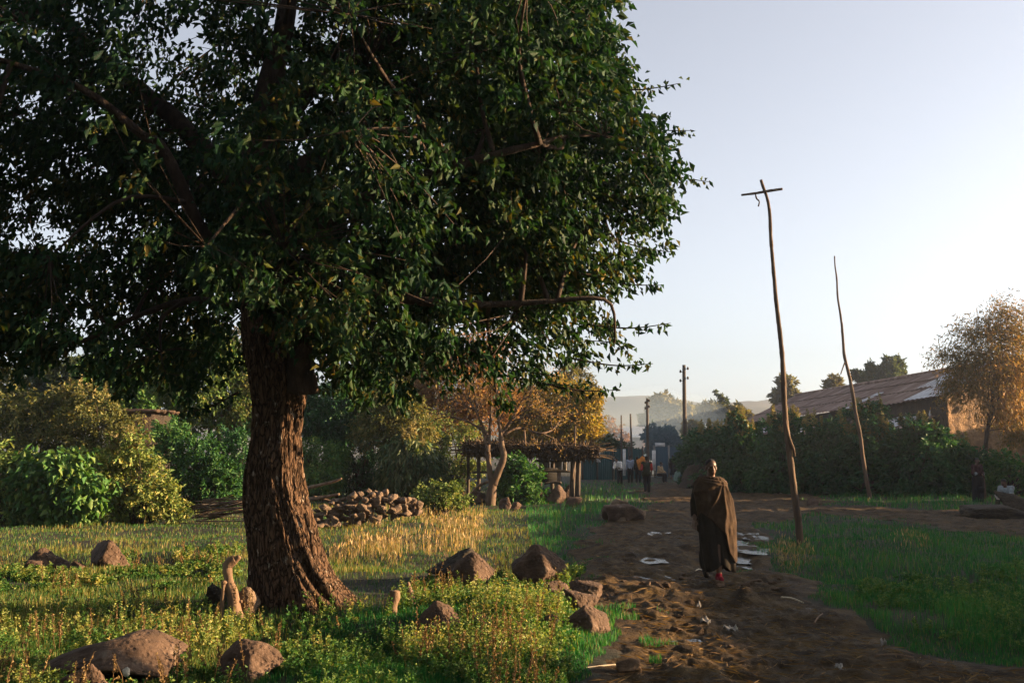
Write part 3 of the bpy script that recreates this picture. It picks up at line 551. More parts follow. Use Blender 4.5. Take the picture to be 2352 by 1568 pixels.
for nm_, lab_, tx_, ty_, hh_ in (('added_shade_tree', 'dense unseen tree added behind the camera to one side to dim the sky light', -7, -6, 10), ('added_shade_tree', 'broad unseen tree added straight behind the camera to dim the sky light', 1.5, -8, 11), ('added_shade_tree', 'dense unseen tree added behind the camera near the mud track to dim the sky light', 9.5, -6, 10), ('added_shade_tree', 'old unseen tree added across the lawn to dim the sky light', -16, 0, 11), ('added_shade_tree', 'dense unseen tree added beside the leafy bushes to dim the sky light', -19, 9, 11)):  # unseen trees added to block sky light from behind and from the left
    st = thing(nm_, lab_, 'tree', (tx_, ty_, 0)); mb = MB(); blob_leaves(mb, [(tx_,ty_,hh_*.65,4.6,3.6,3.4),(tx_+1.6,ty_-.6,hh_*.9,3.2,3,2.6),(tx_-2,ty_+.3,hh_*.45,3.6,2.8,2.6)], 12000, .3, g, clump=20, spread=.5, shell=.5); mb.build('crown', M['crown'], st)
    mb = MB(); mb.add(*tube(smooth_path([(tx_,ty_,-.1),(tx_+.2,ty_,3),(tx_,ty_,hh_*.8)], 12), np.linspace(.32,.08,12), 9, .2)); mb.build('trunk', M['bark'], st)
# ================================================================ rocks
def ico(n):
    t = (1+5**.5)/2
    V = nz(np.array([[-1,t,0],[1,t,0],[-1,-t,0],[1,-t,0],[0,-1,t],[0,1,t],[0,-1,-t],[0,1,-t],[t,0,-1],[t,0,1],[-t,0,-1],[-t,0,1]], float))
    Fc = np.array([[0,11,5],[0,5,1],[0,1,7],[0,7,10],[0,10,11],[1,5,9],[5,11,4],[11,10,2],[10,7,6],[7,1,8],[3,9,4],[3,4,2],[3,2,6],[3,6,8],[3,8,9],[4,9,5],[2,4,11],[6,2,10],[8,6,7],[9,8,1]])
    for _ in range(n):
        E = np.sort(np.concatenate([Fc[:,[0,1]], Fc[:,[1,2]], Fc[:,[2,0]]]), 1); u, inv = np.unique(E, axis=0, return_inverse=True); inv = inv.ravel()
        mid = nz((V[u[:,0]] + V[u[:,1]])/2); k = len(Fc); a, b, c = inv[:k]+len(V), inv[k:2*k]+len(V), inv[2*k:]+len(V); V = np.concatenate([V, mid])
        Fc = np.concatenate([np.stack([Fc[:,0],a,c],-1), np.stack([Fc[:,1],b,a],-1), np.stack([Fc[:,2],c,b],-1), np.stack([a,b,c],-1)])
    return V, Fc
ICO = {n: ico(n) for n in (2, 3, 4, 5)}
def boulder(seed, n=4, planes=14, rough=.05, apex=None):
    g = np.random.default_rng(seed); V, Fc = ICO[n]; N = nz(g.normal(size=(planes,3))); h = g.uniform(.62, 1.0, planes)
    if apex is not None:
        N = np.concatenate([N, nz(np.array([[-1,-.2,.55],[1,-.35,.62],[.1,-1,.5],[.1,1,.6]]) + np.array(apex))]); h = np.concatenate([h, [.66,.66,.74,.7]]); N = np.concatenate([N, nz(np.array([[-.55,-.85,.3],[.8,-.55,.35]]))]); h = np.concatenate([h, [.58,.6]])
    dd = V @ N.T; r = np.where(dd > .05, h[None]/np.maximum(dd, .05), 9); k = 14
    r = (np.clip(r, .3, 3)**-k).sum(1)**(-1/k)
    P = V * r[:,None]; P = P * (1 + rough*1.6*fbm3(P, 2.2, seed, 4) + rough*.5*fbm3(P, 9, seed+5, 3))[:,None]
    return P, Fc
ROCKS = []
def rock(label, px, basepy, w_, h_, seed, mat='rock', name='rock', cat='rock', apex=None, group=None, dep=.85, n=4, sink=.22, Y=None, planes=14, zprof=None):
    Y = Y or GY(basepy); x = float(D(px, 1040, Y)[0]); wx = w_/F*Y; hz_ = h_/F*Y
    P, Fc = boulder(seed, n, planes, .05, apex); P = P - np.array([(P[:,0].max()+P[:,0].min())/2, 0, 0]); P = P * np.array([wx/np.ptp(P[:,0]), wx*dep/np.ptp(P[:,1]), 1])
    P[:,2] *= hz_*(1+sink)/np.ptp(P[:,2]); P[:,2] -= P[:,2].min() + hz_*sink
    if zprof: P[:,2] *= np.interp(P[:,0]/(wx/2), [p[0] for p in zprof], [p[1] for p in zprof])
    yc = Y + wx*dep*.35; ROCKS.append((x, yc, wx*.45)); f_ = ph if pathsd(np.array(x), np.array(yc)) > .2 else gh
    z = float(f_(np.array(x), np.array(yc))); mb = MB(); mb.add(P + np.array([x, yc, z]), [Fc])
    return tag(mb.build(name, M[mat], smooth=True, loc=(x, yc, z)), label, cat, group)
RG = 'brown boulders in the near grass'
rb_ = rock('biggest boulder at the bottom edge of the photo, dark and rounded', 225, 1660, 340, 98, 3, apex=(-.35,0,.3), group=RG, n=5, Y=8.0, zprof=[(-1,.35),(-.5,.62),(0,.84),(.35,1.05),(.55,1.02),(1,.6)])
rock('low brown boulder leaning against the lower front of the biggest boulder', 222, 1668, 120, 84, 4, group=RG, n=5, Y=7.55, dep=.5)
mb = MB(); V, Fq = ICO[2]; rv = np.array([v.co[:] for v in rb_.data.vertices]) + np.array(rb_.location); qx, qy = proj(rv); near = np.argsort((qx-291)**2 + (qy-1535)**2)[:12]; c = rv[near[np.argmin(rv[near,1])]] + np.array([0,-.012,0]); mb.add(V*np.array([.03,.015,.04])*(1+.25*fbm3(V, 2, 4, 2))[:,None] + c, [Fq]); M['lichen'] = plain('pale_lichen', (.5,.46,.38), .9, bump=.4)
tag(mb.build('pale_stone', M['lichen'], loc=c), 'small white chip of stone stuck on the face of the biggest boulder', 'stone')
rock('pointed boulder standing alone at the bottom edge', 578, 1590, 150, 84, 6, apex=(-.1,0,.25), group=RG, n=5, Y=8.35)
rock('peaked boulder lying to the left of a second lawn boulder', 108, 1302, 92, 52, 7, apex=(.1,0,.2), group=RG)
rock('small stone in front of the peaked lawn boulder', 84, 1308, 48, 26, 8, group=RG)
rock('low flat stone between the two lawn boulders', 150, 1303, 40, 22, 9, group=RG)
rock('blocky boulder with a lit face, right-hand one of the two on the lawn', 240, 1304, 124, 68, 10, group=RG, planes=10)
rock('small dark stone touching the blocky lawn boulder', 190, 1304, 34, 24, 11, group=RG)
rock('large peaked boulder with a sunlit flank at the edge of the mud track', 1238, 1352, 128, 86, 12, apex=(-.2,0,.25), group=RG, n=5)
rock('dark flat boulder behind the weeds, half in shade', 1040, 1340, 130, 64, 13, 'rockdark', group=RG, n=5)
rock('boulder with a sunlit shoulder rising out of the weeds', 1085, 1362, 110, 72, 14, apex=(.25,0,.1), group=RG, n=5)
rock('weed covered boulder in the middle of the golden weeds', 1010, 1485, 110, 70, 15, apex=(-.2,0,.1), group=RG, n=5)
rock('upper one of the small stones below the large peaked boulder', 1278, 1380, 62, 40, 16, group=RG)
rock('low pale stone under the upper small stone', 1262, 1398, 76, 32, 17, group=RG)
rock('rounded stone on the track edge beside the upper small stone', 1345, 1390, 78, 42, 18, group=RG)
rock('two toned stone halfway down the track edge', 1335, 1425, 84, 46, 19, group=RG)
rock('sloping boulder lowest on the track edge', 1345, 1475, 112, 60, 20, apex=(-.3,0,.1), group=RG, n=5)
rock('small dark stone among the weeds beside the sloping boulder', 1272, 1478, 70, 32, 24, group=RG)
rock('buried brown stone showing among the golden weeds', 1110, 1480, 70, 34, 25, group=RG)
rock('tan conical boulder at the foot of the broken stump', 572, 1432, 60, 64, 26, 'rockpale', apex=(.1,0,.4), group=RG)
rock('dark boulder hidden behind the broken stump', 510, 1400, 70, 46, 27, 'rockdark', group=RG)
rock('dry brown clod of earth at the bottom edge of the track', 1440, 1590, 60, 30, 28, 'clod', name='earth_clod', cat='clod', Y=8.6)
PG = 'pale boulders heaped beside the track'
for lab, px, by, w_, h_, sd_ in (('broad dark boulder carrying the heap by the track', 1435, 1200, 96, 44, 30), ('tan cap stone on top of the heap by the track', 1432, 1192, 74, 46, 31), ('pale sunlit lump on the front of the heap', 1425, 1200, 34, 34, 32), ('narrow upright stone at the sunny end of the heap', 1470, 1196, 26, 30, 33), ('low stone at the shady end of the heap', 1398, 1194, 34, 34, 34)):
    rock(lab, px, by, w_, h_, sd_, 'rockpale' if sd_ in (31,32,33) else 'rock', group=PG)
rock('lone reddish brown boulder beyond the tall pole with the crossbar', 1866, 1170, 28, 22, 36, group=None)
rock('tan slab leaning upright in the grass behind the shelter post', 1358, 1094, 22, 26, 37, 'rockpale', apex=(.3,0,.4))
rock('flat tan slab lying beside the upright slab', 1336, 1094, 40, 13, 38, 'rockpale')
for i, (lab, px, by, w_, h_) in enumerate([('mossy boulder under the shelter next to the glossy bush', 1235, 1160, 50, 34), ('angular boulder in the middle of the heap under the shelter', 1275, 1160, 52, 42), ('upright stone against the corner posts of the shelter', 1303, 1152, 34, 42), ('tan stone lying at the outer corner of the shelter', 1318, 1166, 40, 22), ('round brown stone beside the bare tree trunk', 1160, 1168, 30, 30), ('dark stone in the shade behind the bare tree trunk', 1095, 1160, 50, 30), ('small brown stone at the shady side of the bare tree', 1185, 1172, 26, 20)]):
    rock(lab, px, by, w_, h_, 40+i, 'rock', group='stones under the brush shelter', n=3)
# dark earth and brush mounds
rock('dark bank of earth and brush rising beside the people on the track', 1618, 1130, 104, 56, 51, 'rockdark', name='earth_bank', cat='earth bank', n=5, Y=53., dep=1.2)
rock('dark hummock of earth in front of the seated person', 2300, 1190, 165, 30, 52, 'rockdark', name='earth_hummock', cat='earth hummock', n=5, dep=.8)
rock('higher end of the dark hummock under the seated person', 2350, 1185, 90, 52, 53, 'rockdark', name='earth_hummock', cat='earth hummock', n=5, dep=.8)
# tumbled dry stone wall
proto = []
for s_ in range(6):
    P, Fc = boulder(200+s_, 3, 11, .05); P = P*np.array([.9,.8,.7]); mb = MB(); mb.add(P, [Fc]); proto.append(mb.mesh('wall_stone', M['rockpale'], True))
g = np.random.default_rng(61); WY = 25.5
def place_stone(i, c, r, lab, grp):
    o = bpy.data.objects.new('wall_stone', proto[i % 6]); COL.objects.link(o); o.location = c; o.scale = (r*g.uniform(.85,1.2), r, r*g.uniform(.8,1.1)); o.rotation_euler = (g.uniform(-.4,.4), g.uniform(-.4,.4), g.uniform(0,6.28)); tag(o, lab, 'stone', grp)
i = 0
for px in np.arange(728, 965, 10.5):
    top = np.interp(px, [725,760,800,840,900,960], [1172,1155,1140,1128,1132,1146]); bot = np.interp(px, [725,800,880,965], [1212,1208,1190,1178])
    py = bot
    while py > top:
        r = g.uniform(7.5, 13.5); Y_ = WY + .004*(px-730)+g.uniform(-.25,.25) + (bot-py)*.006; place_stone(i, D(px+g.uniform(-6,6), py-4, Y_), r/F*Y_, 'rough brown stone in the tumbled dry stone wall', 'stones of the tumbled wall'); i += 1; py -= r*1.35
# clods kicked up on the track
for k in range(34):
    px = g.uniform(1400, 1790); py = g.normal(1356, 14) if k < 24 else g.uniform(1340, 1520); W = G(px, py)
    if pathsd(W[None,0], W[None,1])[0] < .3: continue
    r = g.uniform(.025, .065); z = float(ph(np.array(W[0]), np.array(W[1]))); o = bpy.data.objects.new('mud_clod', None)
    if k < 6:
        P, Fc = boulder(300+k, 3, 12, .09); mb = MB(); mb.add(P, [Fc]); clods = globals().setdefault('CLODS', []); clods.append(mb.mesh('mud_clod', M['clod'], True))
    o = bpy.data.objects.new('mud_clod', CLODS[k % len(CLODS)]); COL.objects.link(o); o.location = (*W, z+r*.3); o.scale = (r*1.4, r, r*.75); o.rotation_euler = (0, 0, g.uniform(0,6)); tag(o, 'dry orange brown clod of mud lying on the track', 'clod', 'clods on the mud track')

# ================================================================ stumps, poles, sticks
def tubething(name, label, cat, pts, rad, mat, seg=10, n=24, noise=.15, group=None, parent=None, seed=1):
    P = smooth_path(pts, n); R = np.interp(np.linspace(0,1,n), np.linspace(0,1,len(rad)), rad); mb = MB(); mb.add(*tube(P, R, seg, noise, seed))
    if parent is not None: return mb.build(name, M[mat], parent, True)
    o = mb.build(name, M[mat], smooth=True, loc=P[0]); return tag(o, label, cat, group)
Y = 11.35; b0 = D(535, 1432, Y); st = thing('broken_stump', 'pale crooked broken stump with a bent top in front of the thick trunk', 'stump', tuple(b0))
tubething('trunk', 0, 0, [D(a, b_, Y) for a, b_ in [(545,1440),(540,1405),(536,1370),(526,1335),(522,1305),(528,1290),(540,1283)]], [.13,.075,.062,.055,.05,.05,.045], 'deadwood', 12, 40, .2, parent=st)
tubething('branch_stub', 0, 0, [D(a, b_, Y) for a, b_ in [(526,1298),(538,1290),(550,1277)]], [.05,.035,.028], 'deadwood', 10, 12, .1, parent=st)
tubething('branch_stub', 0, 0, [D(a, b_, Y) for a, b_ in [(528,1300),(518,1296),(514,1290)]], [.045,.035,.02], 'deadwood', 8, 8, .15, parent=st)
tubething('branch_stub', 0, 0, [D(538,1382,Y), D(548,1381,Y), D(556,1380,Y)], [.025,.02,.017], 'deadwood', 8, 8, .1, parent=st)
tubething('root', 0, 0, [D(540,1415,Y), D(556,1425,Y-.1), D(572,1445,Y-.15)], [.09,.06,.03], 'deadwood', 8, 12, .2, parent=st)
tubething('stick', 'thin upright stick with a knobby top beside the broken stump', 'stick', [D(508,1432,11.3), D(510,1390,11.3), D(513,1350,11.3), D(514,1338,11.3), D(520,1340,11.3)], [.03,.024,.024,.03,.018], 'deadwood', 8, 20, .15)
tubething('stump', 'short square topped brown stump at the edge of the golden weeds', 'stump', [D(902,1435,11.2), D(903,1400,11.2), D(905,1370,11.2), D(906,1356,11.2)], [.06,.052,.06,.055], 'deadwood', 10, 16, .25)
tubething('stump', 'small forked stump poking out of the shaded weeds', 'stump', [D(948,1400,11.9), D(944,1372,11.9), D(940,1352,11.9), D(937,1336,11.9)], [.07,.05,.035,.018], 'deadwood', 10, 16, .25)
# pole with crossbar
Y = 20.6; b0 = D(1838,1256,Y); pc = thing('cross_pole', 'tall thin crooked wooden pole with a short tilted crossbar at its top', 'pole', tuple(b0))
tubething('pole', 0, 0, [D(a, b_, Y) for a, b_ in [(1839,1262),(1833,1190),(1824,1130),(1816,1060),(1808,1000),(1802,930),(1800,880),(1797,820),(1792,770),(1785,710),(1780,660),(1775,600),(1771,550),(1768,490),(1762,455),(1753,430),(1748,413)]], [.082,.07,.058,.052,.045,.04,.033,.03], 'wood', 10, 110, .14, parent=pc)
tubething('crossbar', 0, 0, [D(1703,448,Y-.06), D(1735,444,Y-.06), D(1770,438,Y-.06), D(1797,434,Y-.06)], [.022,.028,.03,.027], 'wood', 8, 20, .12, parent=pc)
tubething('hanging_strip', 0, 0, [D(1735,445,Y-.08), D(1738,456,Y-.08), D(1744,463,Y-.08), D(1742,474,Y-.08)], [.012,.02,.012,.016], 'twig', 6, 12, .2, parent=pc)
tubething('splice', 0, 0, [D(1803,960,Y-.03), D(1811,1000,Y-.06), D(1822,1030,Y-.06), D(1826,1048,Y-.03)], [.025,.035,.03,.015], 'wood', 8, 16, .12, parent=pc)
Y = 41.5; b0 = D(1999,1144,Y); pb = thing('bare_pole', 'slender bare crooked pole with one broken twig standing before the hedge', 'pole', tuple(b0))
tubething('pole', 0, 0, [D(a, b_, Y) for a, b_ in [(1999,1146),(1990,1100),(1982,1050),(1976,1000),(1966,950),(1958,900),(1950,860),(1940,820),(1937,790),(1934,750),(1930,720),(1924,680),(1922,640),(1918,610),(1917,588)]], [.095,.085,.08,.075,.065,.055,.045,.035,.028], 'wood', 8, 80, .12, parent=pb)
tubething('broken_twig', 0, 0, [D(1943,826,Y), D(1937,842,Y-.1), D(1931,859,Y-.2)], [.035,.028,.022], 'wood', 6, 8, .1, parent=pb)
for lab, px, top, tx, Y_, r, ins in (('biggest utility pole, with four small insulators, behind the hedge', 1573, 838, 1571, 62., .13, 1), ('slim utility pole behind the people on the track', 1488, 915, 1486.5, 69., .10, 1), ('thin hazy utility pole left of the slim one', 1452, 950, 1448, 71., .075, 0), ('faintest and shortest utility pole by the hazy bare tree', 1427, 953, 1427, 73., .06, 0)):
    b0 = D(px, 1040, Y_); b0[2] = 0; u = thing('utility_pole', lab, 'utility pole', tuple(b0), 'utility poles along the track'); tp = D(tx, top, Y_); bt = tp + (tp-b0)*0
    tubething('pole', 0, 0, [b0 - np.array([0,0,.2]), b0*.5+tp*.5, tp], [r*1.25, r, r*.8], 'greywood', 9, 20, .04, parent=u)
    if ins:
        for dx, py in ((9,846),(-8,853),(9,868),(-8,874)):
            if Y_ > 65: py = top + (py-838)*.62; dx *= .5
            c = D(tx+dx, py, Y_-.05); q = D(tx, py+2, Y_); mb = MB(); mb.add(*tube(np.stack([q, c]), .015, 5)); mb.add(*tube(np.stack([c-[0,0,.08], c-[0,0,.02], c+[0,0,.06], c+[0,0,.1]]), [.05,.07,.055,.03], 8)); mb.build('insulator', M['greywood'], u, True)
# stacked poles, fallen branches, litter sticks
g = np.random.default_rng(71)
for k in range(34):
    py = 1142 + k*1.35; Y_ = 28.6 + g.uniform(-.5,.5) - (py-1142)*.016; x0 = g.uniform(438, 490); x1 = x0 + g.uniform(75, 140); t = g.uniform(-22, 12)
    a, b_ = D(x0, py+8+g.uniform(-4,4), Y_), D(x1, py+t, Y_+g.uniform(-.4,.4)); m_ = a*.5+b_*.5+np.array([0,0,g.uniform(-.03,.05)])
    tubething('cut_stick', 'thin cut stick in the pile lying before the dark bushes', 'stick', [a, m_, b_], [.022,.018,.009], 'wood' if k % 3 else 'greywood', 6, 8, .1, 'sticks in the cut wood pile', seed=k)
for lab, pts, r in (('pale broken branch lying highest behind the stone wall', [(705,1120),(740,1112),(770,1104),(785,1098)], .05), ('long pale branch lying just above the stone wall', [(700,1148),(740,1142),(780,1134)], .06), ('thin brown branch sloping down towards the stone wall', [(720,1140),(760,1150),(800,1158)], .035)):
    tubething('fallen_branch', lab, 'branch', [D(a, b_, 27.5) for a, b_ in pts], [r, r*.8, r*.5], 'deadwood', 8, 14, .15)
tubething('fallen_branch', 'bent pale branch propped on the ground beside the bare tree', 'branch', [D(1075,1140,37), D(1105,1112,37), D(1140,1106,37), D(1170,1116,37)], [.03,.05,.055,.03], 'deadwood', 8, 16, .1)
def on_path(px, py, dz=.02):
    W = G(px, py); return np.array([W[0], W[1], float(ph(W[None,0], W[None,1])[0]) + dz])
for lab, a, b_, r, mt in (('white peeled stick lying across the mud beside the grass', (1795,1386), (1846,1398), .011, 'straw'), ('short pale stick near the hem of the walking person', (1598,1318), (1613,1309), .010, 'straw'), ('long pale straw stalk at the bottom edge of the track', (1255,1562), (1420,1545), .010, 'straw'), ('thin bent twig on the dark mud by the grass', (2010,1530), (2100,1536), .008, 'deadwood'), ('short crooked twig on the mud behind the clods', (1870,1432), (1890,1420), .010, 'deadwood')):
    if 'straw' not in M: M['straw'] = plain('peeled_wood', (.5,.42,.3), .7)
    p, q = on_path(*a, .03), on_path(*b_, .03); tubething('stick', lab, 'stick', [p, p*.5+q*.5+np.array([0,0,.02]), q], [r, r, r*.6], mt, 6, 10, .1)
M['paper'] = plain('white_paper', (.27,.25,.22), .9)
def scrap(label, px, py, w_, h_, seed, cat='litter'):
    g_ = np.random.default_rng(seed); c = on_path(px, py, .03); n_ = 9; u = np.linspace(-.5,.5,n_); U, Vv = np.meshgrid(u, u); s = 1/F*c[1]
    U = U*(1+.35*vn2(Vv*5, U*5, seed+3)); z = .035*fbm2(U*4+seed, Vv*4, seed, 3) + .012*np.abs(U+Vv); rz = g_.uniform(-.5,.5); x = U*w_*s; y = Vv*h_*s*1.7
    P = np.stack([x*math.cos(rz)-y*math.sin(rz), x*math.sin(rz)+y*math.cos(rz), z + Vv*.03], -1).reshape(-1,3) + c; mb = MB(); mb.add(P, [grid_faces(n_, n_)]); o = mb.build('paper_scrap', M['paper'], smooth=True, loc=c)
    m_ = o.modifiers.new('thick', 'SOLIDIFY'); m_.thickness = .003; tag(o, label, cat, 'scraps of litter on the track')
scrap('twisted strip of white paper lying in the middle of the mud', 1678, 1441, 28, 10, 1)
scrap('tiny white scrap above the twisted strip', 1605, 1402, 10, 8, 2)
scrap('crumpled greyish scrap between the tiny white scraps', 1620, 1428, 22, 12, 3)
scrap('square white scrap at the bottom edge of the mud', 1930, 1549, 14, 11, 4)
scrap('small pale curl of litter in the shadowed mud', 2030, 1489, 13, 6, 5)
scrap('pale fleck of litter on the far mud by the hedge', 1795, 1136, 9, 4, 6)

# ================================================================ bare tree
g = np.random.default_rng(81); Y = 36.; b0 = D(1128,1164,Y); bt = thing('bare_tree', 'small bare branching tree with a pale forked trunk in front of the shelter', 'tree', tuple(b0))
def J(pts, a=.5): return [D(x_, y_, Y + (0 if i == 0 else g.uniform(-a, a)*min(i, 3)/2)) for i, (x_, y_) in enumerate(pts)]
mb = MB()
mb.add(*tube(smooth_path([D(1126,1168,Y),D(1128,1140,Y),D(1131,1115,Y),D(1135,1096,Y)], 16), np.linspace(.2,.155,16), 10, .15, 2))
mb.add(*tube(smooth_path([D(1131,1110,Y),D(1124,1075,Y),D(1121,1040,Y+.1),D(1122,1000,Y+.2)], 16), np.linspace(.125,.075,16), 9, .15, 3))
mb.add(*tube(smooth_path([D(1134,1112,Y),D(1146,1080,Y-.1),D(1157,1050,Y-.15),D(1153,1025,Y-.1),D(1150,1000,Y)], 18), np.linspace(.14,.095,18), 9, .15, 4))
mb.build('trunk', M['palebark'], bt, True)
main = [([(1122,1005),(1108,975),(1088,935),(1062,900)],.07),([(1122,1020),(1127,965),(1128,905),(1120,850)],.075),([(1121,1040),(1112,1000),(1100,960),(1092,915),(1085,880)],.06),([(1150,1002),(1172,968),(1192,930),(1222,890),(1252,850)],.085),([(1151,1005),(1145,960),(1140,920),(1150,865)],.07),
        ([(1156,1000),(1180,985),(1205,984),(1240,995),(1270,986),(1290,962),(1325,950)],.06),([(1170,972),(1200,960),(1235,955),(1295,944)],.045),([(1112,990),(1075,968),(1035,956),(990,942)],.05),([(1092,942),(1055,925),(1010,905)],.035),([(1186,940),(1172,895),(1180,845)],.045),([(1200,918),(1235,900),(1262,870)],.035),([(1146,965),(1165,930),(1168,890)],.035),([(1160,985),(1182,958),(1212,935),(1250,920)],.04)]
lv = MB(); tips_ = []
for pts, r in main:
    P = smooth_path(J(pts), 22); m_ = MB(); m_.add(*tube(P, np.linspace(r, .012, 22), 7, .12, len(pts)))
    for q in range(9):
        i = g.integers(6, 21); d = nz(P[min(i+1,21)]-P[i-1] + g.normal(size=3)*.09); d = nz(d + g.normal(size=3)*.45 + np.array([0,0,.15])); L_ = g.uniform(.4, 1.1); e = P[i] + d*L_
        mid = P[i]*.5+e*.5 + g.normal(size=3)*.06; m_.add(*tube(smooth_path([P[i], mid, e], 7), np.linspace(.018,.006,7), 4))
        for _ in range(2): e2 = mid + nz(d + g.normal(size=3)*.6)*L_*.5; m_.add(*tube(np.stack([mid, mid*.5+e2*.5+g.normal(size=3)*.03, e2]), [.009,.007,.005], 3)); tips_.append(e2)
        tips_.append(e)
    m_.build('branch', M['palebark'], bt, True)
tips_ = np.array(tips_); nl = 3200; k = g.choice(len(tips_), nl); V, Fq = leaves(tips_[k] + g.normal(size=(nl,3))*.16, g.normal(size=(nl,3)) + [0,0,-.5], .11, .03, g); lv.add(V, Fq, np.repeat(g.random(nl), 4)); lv.build('leaves', M['autumn'], bt)
# ================================================================ grass, weeds
def scatter(n, pxr, pyr, g):
    """even over the picture, so thinner per square metre far away"""
    u = g.random(n); v = g.random(n); px = pxr[0] + (pxr[1]-pxr[0])*u; py = pyr[0] + (pyr[1]-pyr[0])*v
    W = G(px, py); return W, px, py
def put(W):
    s_ = pathsd(W[:,0], W[:,1]); z = np.where(s_ > -.1, np.maximum(ph(W[:,0], W[:,1]), gh(W[:,0], W[:,1])), gh(W[:,0], W[:,1])); return np.concatenate([W, z[:,None]], 1)
def inpoly(px, py, poly, nzs=14, s=0):
    q = polysd(np.stack([px, py], -1), poly); return q + nzs*fbm2(px/60, py/25, s, 3)
def clear(P, k=.8):
    ok = np.ones(len(P), bool)
    for x_, y_, r_ in ROCKS: ok &= np.hypot(P[:,0]-x_, (P[:,1]-y_)*1.15) > r_*k
    return ok
g = np.random.default_rng(101)
# green grass everywhere that is not track
W, px, py = scatter(330000, (-250, 2600), (1108, 1640), g)
sd = pathsd(W[:,0], W[:,1]); tn = vn2(W[:,0]*1.6, W[:,1]*1.1, 3) + .5*vn2(W[:,0]*4.5, W[:,1]*3.5, 4); W = W[(sd < .05 + .1*tn) | ((tn > .62) & (sd < .7*tn) & (W[:,1] < 40))]; px, py = None, None
P = put(W); P = P[clear(P)]; y = P[:,1]; lit = (P[:,0] < .4) & ((y > 12) | (P[:,0] < -2))  # sunlit zone, drawn with the yellower blade colour
patch = fbm2(P[:,0]*.8, P[:,1]*.5, 33, 3) + .55*vn2(P[:,0]*2.6, P[:,1]*1.9, 35); edge = sstep(0, .9, -pathsd(P[:,0], P[:,1]))
bare = (np.hypot(P[:,0]-G(800,1370)[0], (P[:,1]-G(800,1370)[1])*.6) < 1.1*(1+.4*patch)) & (g.random(len(P)) < .8)
h = (.045 + .05*edge + .04*np.clip(patch, -1, 1))*g.uniform(.6, 1.4, len(P)) * np.where(P[:,0] > .4, 1.15, .75); h = np.maximum(h, .03) * np.clip(y/22, 1, 1.5)
wd = np.maximum(.005, .95*y/F*g.uniform(.8, 1.5, len(P)))
hue = np.clip(.24 + .25*patch + .2*g.normal(size=len(P)), 0, 1)
bare |= (vn2(P[:,0]*1.1, P[:,1]*.8, 37) + .5*vn2(P[:,0]*4, P[:,1]*3, 38) < -.62) & (g.random(len(P)) < .75)
hue = np.where(g.random(len(P)) < .07, .97, hue)
for nm, mk, mat in (('grass', ~lit & ~bare, M['grass']), ('sunlit_grass', lit & ~bare, M['lawn'])):
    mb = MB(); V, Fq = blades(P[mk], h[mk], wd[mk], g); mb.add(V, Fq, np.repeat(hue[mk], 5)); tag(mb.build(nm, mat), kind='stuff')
# dry straw stands
DRY = [[(850,1205),(900,1165),(980,1150),(1060,1160),(1150,1185),(1130,1205),(1000,1212)],[(770,1275),(790,1225),(880,1218),(960,1205),(1060,1205),(1115,1235),(1090,1262),(950,1268),(850,1285)],[(300,1230),(330,1195),(360,1230)],[(985,1170),(1010,1140),(1060,1150),(1080,1180)],[(2020,1255),(2040,1240),(2110,1240),(2130,1262)],[(1760,1270),(1850,1240),(1890,1290),(1800,1300)]]
mb = MB()
for i, pl in enumerate(DRY):
    pl = np.array(pl, float); n = [1300,1700,160,800,260,420][i]
    W, px, py = scatter(n*2, (pl[:,0].min()-20, pl[:,0].max()+20), (pl[:,1].min()-8, pl[:,1].max()+8), g)
    k = inpoly(px, py, pl, 24, i) > -6*g.random(n*2); W = W[k]; P = put(W); y = P[:,1]
    cl = vn2(P[:,0]*1.6, P[:,1]*1.2, 44); ok = cl > -.25 - .5*g.random(len(P)); P = P[ok]; y = P[:,1]; h = g.uniform(.06, .27, len(P)) * (1 + .7*cl[ok]) * (.6 if i > 3 else 1); V, Fq = blades(P, h, np.maximum(.006, .9*y/F), g, .3); mb.add(V, Fq, np.repeat(g.random(len(P))*(.55 if i > 3 else 1), 5))
    nn = len(P)//3; S = P[:nn]+np.array([0,0,1.])*(h[:nn]*.85)[:,None]; V, Fq = leaves(S, g.normal(size=(nn,3))*.25+np.array([0,0,1.]), .11, np.maximum(.012, 1.3*y[:nn]/F), g); mb.add(V, Fq, np.repeat(g.random(nn), 4))
tag(mb.build('dry_grass', M['dry']), kind='stuff')
# leafy weeds in the near ground
WEED = [([(-150,1400),(150,1395),(420,1410),(560,1440),(700,1430),(850,1440),(900,1470),(780,1500),(650,1520),(640,1700),(-150,1700)], 2300, .24),
        ([(905,1400),(960,1350),(1060,1345),(1140,1330),(1180,1375),(1290,1390),(1310,1450),(1335,1500),(1300,1590),(1230,1700),(1000,1600),(900,1530),(860,1480)], 2600, .30),
        ([(-100,1300),(100,1310),(330,1300),(560,1250),(555,1330),(380,1350),(-100,1370)], 1500, .16),
        ([(1200,1345),(1290,1310),(1340,1330),(1330,1370),(1260,1380)], 260, .2),
        ([(650,1500),(900,1500),(1000,1600),(1100,1700),(640,1700)], 900, .16),
        ([(1960,1330),(2352,1300),(2500,1350),(2500,1540),(2150,1460),(1960,1400)], 1500, .16),
        ([(2060,1125),(2140,1110),(2160,1140),(2070,1140)], 120, .5)]
mb = MB(); ms = MB()
